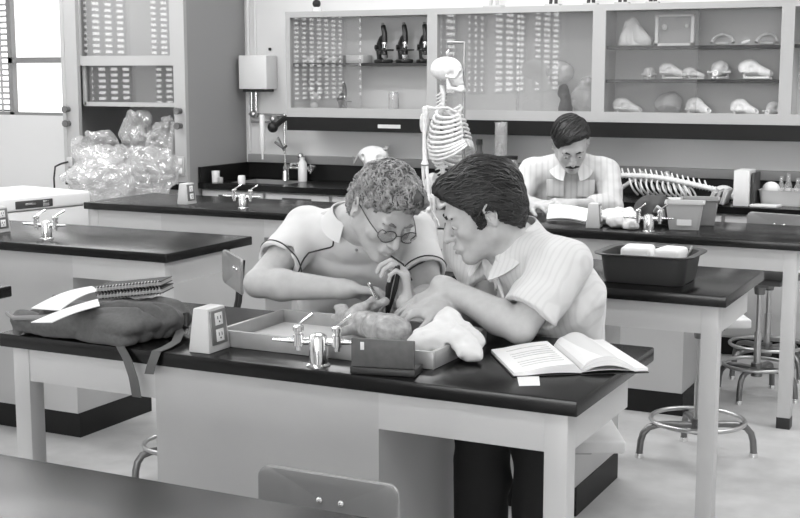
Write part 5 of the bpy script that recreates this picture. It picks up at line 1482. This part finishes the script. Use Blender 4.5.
S = SDF(); S.chain([A(-2.62, 6.62, BH + .045), A(-2.615, 6.62, BH + .10), A(-2.625, 6.62, BH + .15)], [.025, .028, .015], k=.02); S.disp(lambda P: vnoise(P, 60) * .005)
tag(iso('jar_specimen', S, .004, mat('pale wet specimen', .62, .5), None), 'pale lump preserved inside the black lidded jar', 'specimen')
t = thing('dark_bottle', 'small dark bottle between skeleton and tall glass cylinder', 'bottle', (-2.85, 6.72, BH))
MB().lathe([(0, 0), (.030, 0), (.031, .01), (.031, .20), (.016, .24), (.016, .27), (0, .27)], (-2.845, 6.72, BH)).build('glass', mat('brown glass', .09, .2), t, True)
MB().lathe([(0, 0), (.018, 0), (.018, .03), (0, .03)], (-2.845, 6.72, BH + .271)).build('cap', BLACK, t, True)
# horned skull behind the head of the man in the polo shirt
t = thing('horned_skull', 'white skull with two thin horns on the wall bench behind the curly hair', 'skull', (-3.58, 6.80, BH))
zk = BH + .185
S = SDF(); S.ell(A(-3.575, 6.82, zk), [.095, .07, .055], k=.02).cone(A(-3.56, 6.78, zk - .03), A(-3.52, 6.69, zk - .10), .050, .026, k=.03)
for e in (-1, 1): S.ell(A(-3.56 + e * .055, 6.76, zk - .01), [.018, .020, .018], k=.006, mode='s')
S.cone(A(-3.6, 6.86, BH + .02), A(-3.59, 6.84, zk), .075, .035, k=.04)
S.plane(A(0, 0, BH + .001), A(0, 0, -1)); iso('cranium', S, .005, BONE, t)
h1, h2 = aty(353, 156, 6.80), aty(389, 145, 6.80)
HORN = mat('horn', .40, .5)
MB().tube([(-3.645, 6.82, zk + .01), (-3.675, 6.82, zk - .005), (h1.x - .004, 6.81, h1.z - .045), (h1.x, 6.80, h1.z)], [.014, .011, .007, .003], 8).build('horn', HORN, t, True)
MB().tube([(-3.505, 6.82, zk + .03), (-3.485, 6.82, zk + .045), (h2.x - .015, 6.81, h2.z - .03), (h2.x, 6.80, h2.z)], [.014, .011, .007, .003], 8).build('horn', HORN, t, True)

# ------------------------------------------------------------------ inside the wall cabinets
SH1, SL, SM = 1.513, 1.598, 1.418
CB = CZ0 + .035
MIC = mat('black microscope enamel', .010, .30, spec=.6)
def microscope(label, loc, rz, m, group='microscopes in the wall cabinet'):
    t = thing('microscope', label, 'microscope', loc, rz, group)
    MB().box((0, -.005, .012), (.085, .13, .024), None, .008, 3).box((0, .045, .035), (.04, .04, .05), None, .006).build('base', m, t)
    MB().tube([(0, .045, .03), (0, .055, .08), (0, .050, .13), (0, .02, .165), (0, -.005, .17)], [.022, .025, .024, .020, .018], 10).build('arm', m, t)
    MB().box((0, -.02, .085), (.095, .095, .010), None, .002).cyl((0, -.02, .055), (0, -.02, .082), .020).build('stage', m, t)
    MB().tube([(0, -.022, .135), (0, -.022, .20), (0, .0, .245)], [.019, .018, .016], 12).build('tube', m, t)
    MB().cyl((0, .0, .245), (0, .006, .262), .010).build('eyepiece', CHROME, t)
    n = MB().cyl((0, -.022, .125), (0, -.022, .137), .020).build('nosepiece', CHROME, t)
    for a in (0, 2.1, 4.2): MB().cyl((.010 * math.cos(a), -.022 + .010 * math.sin(a), .125), (.016 * math.cos(a), -.022 + .016 * math.sin(a), .098), .006, .0045, 10).build('objective', CHROME, n)
    for e in (-1, 1): MB().cyl((e * .018, .052, .105), (e * .035, .052, .105), .017, .017, 14).build('focus_knob', m, t)
    MB().cyl((0, -.03, .045), (0, -.018, .043), .022).build('mirror', CHROME, t)
    return t
ma = microscope('left microscope of the three black ones on the cabinet shelf', (-3.575, 6.95, SH1), .9, MIC)
for o in ma.children: pass
ma.scale = (.90, .90, .90)
dup(ma, (-3.435, 6.95, SH1), .8, 'middle microscope of the three black ones on the cabinet shelf')
dup(ma, (-3.30, 6.95, SH1), .7, 'right microscope of the three black ones, beside the cabinet post')
m2 = microscope('grey microscope at the bottom behind the left glass pane', (-3.86, 6.97, CB), 1.0, mat('grey microscope enamel', .10, .4)); m2.scale = (.68, .68, .68)
t = thing('ball_model', 'pale ball and stick model behind the left glass pane', 'model', (-4.06, 6.95, CB))
for k, (x, z, r) in enumerate(((0, .03, .026), (.01, .085, .03), (-.02, .13, .022), (.04, .12, .02), (.03, .17, .018), (-.03, .18, .016))):
    MB().ball((-4.06 + x, 6.95 + .01 * (k % 2), CB + z), r, 8).build('ball', mat('pale model ball', .62, .4), t, True)
MB().tube([(-4.06, 6.95, CB + .004), (-4.05, 6.955, CB + .085), (-4.08, 6.95, CB + .13), (-4.02, 6.955, CB + .12), (-4.03, 6.95, CB + .17), (-4.09, 6.955, CB + .18)], .005, 6).build('stick', STEEL, t, True)
for k, (x, w, lab) in enumerate(((-4.05, .11, 'left storage box on the shelf behind the left glass pane'), (-3.90, .15, 'long storage box on the shelf behind the left glass pane'), (-3.745, .12, 'right storage box on the shelf behind the left glass pane'))):
    t = thing('storage_box', lab, 'box', (x, 6.96, SH1), 0, 'storage boxes on the cabinet shelf')
    MB().box((x, 6.96, SH1 + .024), (w, .12, .047), None, .003).build('box_body', mat('storage box %d' % k, (.35, .22, .5)[k], .6), t, True)
    MB().box((x, 6.899, SH1 + .026), (w * .5, .002, .02), None).build('box_label', mat('pale label strip', .62, .5), t, True, smooth=False)
tag(MB().lathe([(0, 0), (.03, 0), (.032, .005), (.032, .11), (.02, .12), (.029, .12), (.029, .006), (0, .006)], (-3.50, 6.94, CB)).build('beaker', glassy('clear glassware', .1, .93)), 'faint glass beaker at the bottom of the microscope cabinet', 'beaker')
# middle cabinet: bag and dark object at the right
FILM = glassy('clear plastic film', .10, .90, rough=.12, haze=.32, hazecol=.85, fres=.6)
def crumple(name, c, r, seed, m, res=.006, flat=None, parent=None, amp=1.0):
    S = SDF(); S.ell(A(*c), r, k=.01); s = max(r)
    S.disp(lambda P: amp * (np.abs(vnoise(P, 1.1 / s, seed)) * -.30 * s + np.abs(vnoise(P, 2.6 / s, seed + 3)) * -.16 * s + np.abs(vnoise(P, 6 / s, seed + 5)) * -.05 * s + .13 * s))
    if flat is not None: S.plane(A(0, 0, flat), A(0, 0, -1))
    return iso(name, S, res, m, parent)
t = thing('wrapped_specimen', 'dark specimen under a plastic bag in the middle wall cabinet', 'specimen', (-2.42, 6.96, CB))
S = SDF(); S.cone(A(-2.42, 6.96, CB), A(-2.42, 6.96, CB + .10), .045, .028, k=.02).ell(A(-2.43, 6.95, CB + .13), [.03, .03, .04], k=.02); S.disp(lambda P: vnoise(P, 50) * .008); S.plane(A(0, 0, CB + .001), A(0, 0, -1))
iso('dark_body', S, .005, mat('dark specimen', .06, .5), t)
tag(crumple('plastic_bag', (-2.45, 6.955, CB + .235), (.085, .065, .065), 4, FILM), 'clear plastic bag on top of the dark specimen in the cabinet', 'bag', 'clear plastic bags')
tag(crumple('plastic_bag', (-2.285, 6.95, CB + .085), (.070, .06, .11), 9, FILM, flat=CB + .001), 'clear plastic bag right of the dark specimen in the cabinet', 'bag', 'clear plastic bags')
# right cabinet: bones on three levels
def animal_skull(name, label, c, rz, s, m=BONE, long=1.0, tooth=True):
    t = thing(name, label, 'skull', c, rz, 'animal skulls in the wall cabinet')
    S = SDF()
    S.ell(A(-.035, 0, .055), [.045, .038, .036], k=.02).cone(A(-.01, 0, .050), A(.085 * long, 0, .028), .032, .016, k=.03)
    for e in (-1, 1):
        S.chain([A(.035, .022 * e, .036), A(.005, .050 * e, .036), A(-.035, .046 * e, .036), A(-.05, .030 * e, .040)], [.007, .007, .006, .008], k=.006)
        S.ell(A(.012, .036 * e, .055), [.018, .014, .016], k=.005, mode='s')
    S.ell(A(.095 * long, 0, .032), [.018, .009, .010], k=.004, mode='s')
    iso('cranium', S, .0045, m, t, world=False)
    S = SDF()
    for e in (-1, 1): S.chain([A(-.030, .034 * e, .030), A(-.022, .034 * e, .008), A(.085 * long, .010 * e, .0085)], [.007, .008, .007], k=.006)
    S.plane(A(0, 0, .0005), A(0, 0, -1))
    iso('lower_jaw', S, .0045, m, t, world=False)
    t.scale = (s, s, s)
    return t
GREYB = mat('greyish bone', .52, .6, noise=.2, nscale=40)
sk = animal_skull('animal_skull', 'left skull on the bottom of the right wall cabinet', (-2.06, 6.93, CB), -.3, 1.05)
for lab, loc, rz, s in (('skull below the middle shelf, beside the pale lump', (-1.66, 6.93, CB), -.75, 1.1),
        ('skull on the cabinet bottom pointing to the right', (-1.42, 6.93, CB), -.6, 1.05),
        ('upright skull at the right end of the cabinet bottom', (-1.275, 6.95, CB), -1.7, .9),
        ('round skull at the left of the middle shelf', (-1.94, 6.95, SM), -1.3, .75),
        ('dark eyed skull on the middle shelf left of the pane seam', (-1.815, 6.94, SM), -.5, 1.0),
        ('flat skull on the middle shelf at the pane seam', (-1.70, 6.95, SM), .1, .7),
        ('skull on the middle shelf facing the viewer', (-1.560, 6.95, SM), -1.55, 1.1),
        ('largest skull on the middle shelf, right side', (-1.375, 6.94, SM), -.4, 1.15)):
    d = dup(sk, loc, rz, lab); d.scale = (s, s, s)
S = SDF(); S.ell(A(-1.835, 6.98, CB + .065), [.075, .06, .062], k=.01); S.disp(lambda P: vnoise(P, 25) * .012); S.plane(A(0, 0, CB + .001), A(0, 0, -1))
tag(iso('pale_lump', S, .006, mat('grey plaster', .42, .8), None), 'large pale lump on the bottom of the right wall cabinet', 'specimen')
def tented(c):
    S = SDF(); S.cone(A(*c) + A(-.02, 0, .02), A(*c) + A(-.03, 0, .125), .055, .018, k=.03).cone(A(*c) + A(.06, 0, .02), A(*c) + A(.0, 0, .14), .05, .012, k=.02)
    S.disp(lambda P: np.abs(vnoise(P, 22, 3)) * -.02 + .004); S.plane(A(*c), A(0, 0, -1)); return S
tag(iso('folded_paper', tented((-2.035, 6.94, SL + .001)), .005, mat('white paper towel', .80, .9), None), 'crumpled white paper on the top shelf of the right cabinet', 'paper')
t = thing('framed_case', 'white framed display case on the top shelf of the right cabinet', 'display case', (-1.80, 6.95, SL))
x0, x1 = -1.90, -1.69
MB().mm(x0, x0 + .016, 6.90, 6.93, SL, SL + .165).mm(x1 - .016, x1, 6.90, 6.93, SL, SL + .165).mm(x0, x1, 6.90, 6.93, SL, SL + .014).mm(x0, x1, 6.90, 6.93, SL + .155, SL + .165).build('frame', WHITE, t, True, smooth=False)
MB().mm(x0 + .016, x1 - .016, 6.918, 6.928, SL + .014, SL + .155).build('back_board', mat('grey board', .36, .7), t, True, smooth=False)
MB().ball((-1.85, 6.910, SL + .10), .016, 8, (1, .4, 1.2)).ball((-1.73, 6.910, SL + .105), .012, 8, (1, .4, 1)).build('mounted_shell', mat('pale shell', .6, .5), t, True)
def jawbone(label, c, w, rz):
    t = thing('jaw_bone', label, 'bone', c, rz, 'curved jaw bones on the top shelf')
    b = MB().tube([(w * math.cos(a), .045 * math.sin(a) * .6, .012 + .045 * math.sin(a)) for a in np.linspace(.05, 3.09, 16)], [.010] + [.0085] * 14 + [.010], 8)
    b.build('arch', GREYB, t)
    MB().tube([(-w * .7, .02, .009), (w * .5, .03, .009)], .008, 8).build('bar', GREYB, t)
jawbone('arched jaw bone in the middle of the top shelf', (-1.545, 6.94, SL + .001), .055, .1)
jawbone('arched jaw bone at the right of the top shelf', (-1.315, 6.94, SL + .001), .055, -.1)
tag(MB().tube([(-1.44, 6.93, SL + .009), (-1.42, 6.93, SL + .016), (-1.40, 6.93, SL + .024)], [.009, .011, .007], 8).build('small_bone', BONE), 'small bone between the two arched jaw bones', 'bone')
tag(MB().box((-1.30, 6.915, SM + .008), (.055, .03, .014), None, .004).build('small_card', PAPER), 'small white tag at the right end of the middle shelf', 'tag')
# on top of the cabinets
t = thing('ceiling_camera', 'small dark lens in a white holder on top of the left wall cabinet', 'lens', (-4.02, 6.95, CZ1))
MB().cyl((-4.02, 6.93, CZ1), (-4.02, 6.93, CZ1 + .03), .03).build('holder', WHITE, t, True)
MB().ball((-4.02, 6.925, CZ1 + .052), .026, 8).build('lens', BLACK, t, True)
for k, (x, s, lab) in enumerate(((-2.86, .07, 'pale twiggy model on top of the middle cabinet'), (-2.50, .055, 'dark footed object on top of the middle cabinet'), (-2.28, .05, 'second dark footed object on top of the middle cabinet'), (-2.10, .05, 'dark footed object above the skull cabinet'), (-1.93, .045, 'last dark footed object above the skull cabinet'))):
    t = thing('mounted_model', lab, 'model', (x, 6.95, CZ1), 0, 'mounted models on top of the cabinets')
    m = mat('pale model', .5, .6) if k == 0 else mat('dark model', .04, .5)
    MB().box((x, 6.95, CZ1 + .008), (s * 1.6, s, .014), None, .003).build('plinth', mat('pale plinth', .5, .5), t, True)
    S = SDF(); S.cone(A(x - s * .3, 6.95, CZ1 + .015), A(x - s * .2, 6.95, CZ1 + .07), .010, k=.01).cone(A(x + s * .3, 6.95, CZ1 + .015), A(x + s * .25, 6.95, CZ1 + .07), .010, k=.01).ell(A(x, 6.95, CZ1 + .09), [s * .7, .03, .03], k=.015)
    iso('figure', S, .005, m, t)

# ------------------------------------------------------------------ plastic bags spilling out of the fume hood
BAGF = glassy('crumpled plastic film', .10, .95, rough=.12, haze=.20, hazecol=.9, fres=.5)
bags = [((-5.10, 6.52, 1.065), (.115, .10, .145), 1, .782, 'plastic bag standing highest in the fume hood'),
        ((-5.32, 6.42, .94), (.17, .13, .14), 2, .782, 'plastic bag at the left post of the fume hood'),
        ((-4.86, 6.52, .98), (.16, .12, .17), 3, .782, 'plastic bag before the dark baffle, right in the fume hood'),
        ((-5.06, 6.22, .86), (.20, .17, .16), 6, None, 'plastic bag hanging over the edge of the fume hood'),
        ((-4.76, 6.20, .87), (.17, .15, .16), 7, None, 'plastic bag at the right, hanging below the hood outlet'),
        ((-4.93, 5.95, .85), (.20, .16, .13), 8, None, 'plastic bag nearest the viewer, touching the bench before the hood')]
for i, (c, r, sd, fl, lab) in enumerate(bags):
    S = SDF(); S.ell(A(*c), r, k=.01); s = max(r)
    S.disp(lambda P, s=s, sd=sd: np.abs(vnoise(P, 1.3 / s, sd)) * -.36 * s + np.abs(vnoise(P, 3.2 / s, sd + 3)) * -.24 * s + np.abs(vnoise(P, 7 / s, sd + 5)) * -.10 * s + .20 * s)
    for j, (c2, r2, *_) in enumerate(bags):
        if j == i: continue
        d = A(*c2) - A(*c); u = d / np.linalg.norm(d); e1 = 1 / np.linalg.norm(u / A(*r)); e2 = 1 / np.linalg.norm(u / A(*r2))
        S.plane(A(*c) + d * e1 / (e1 + e2) - u * .002, u, k=.012)
    if fl is not None: S.plane(A(0, 0, fl), A(0, 0, -1))
    S.box(A((HX0 + HX1) / 2, HY + .30, .62), [.482, .310, .165], .004, k=.004, mode='s')
    for x in (HX0 + .06, HX1 - .04): S.box(A(x, HY + .013, 1.3), [.07, .022, .6], .004, k=.004, mode='s')
    S.box(A(LX - BL / 2, CY + BD / 2, BH - .1), [BL / 2 + .004, BD / 2 + .004, .103], .004, k=.004, mode='s')
    me = iso_mesh('plastic_bag', S, .011)
    o = tag(link_mesh('plastic_bag', me, BAGF, None, False, True, 16), lab, 'bag', 'clear plastic bags')
tag(MB().tube([(-5.57, 6.412, .89), (-5.60, 6.38, .88), (-5.65, 6.38, .86), (-5.70, 6.42, .78), (-5.71, 6.44, .40), (-5.71, 6.44, .006)], .006, 8).build('power_cord', BLACK), 'black cord looping from the left hood post behind the freezer', 'cord')
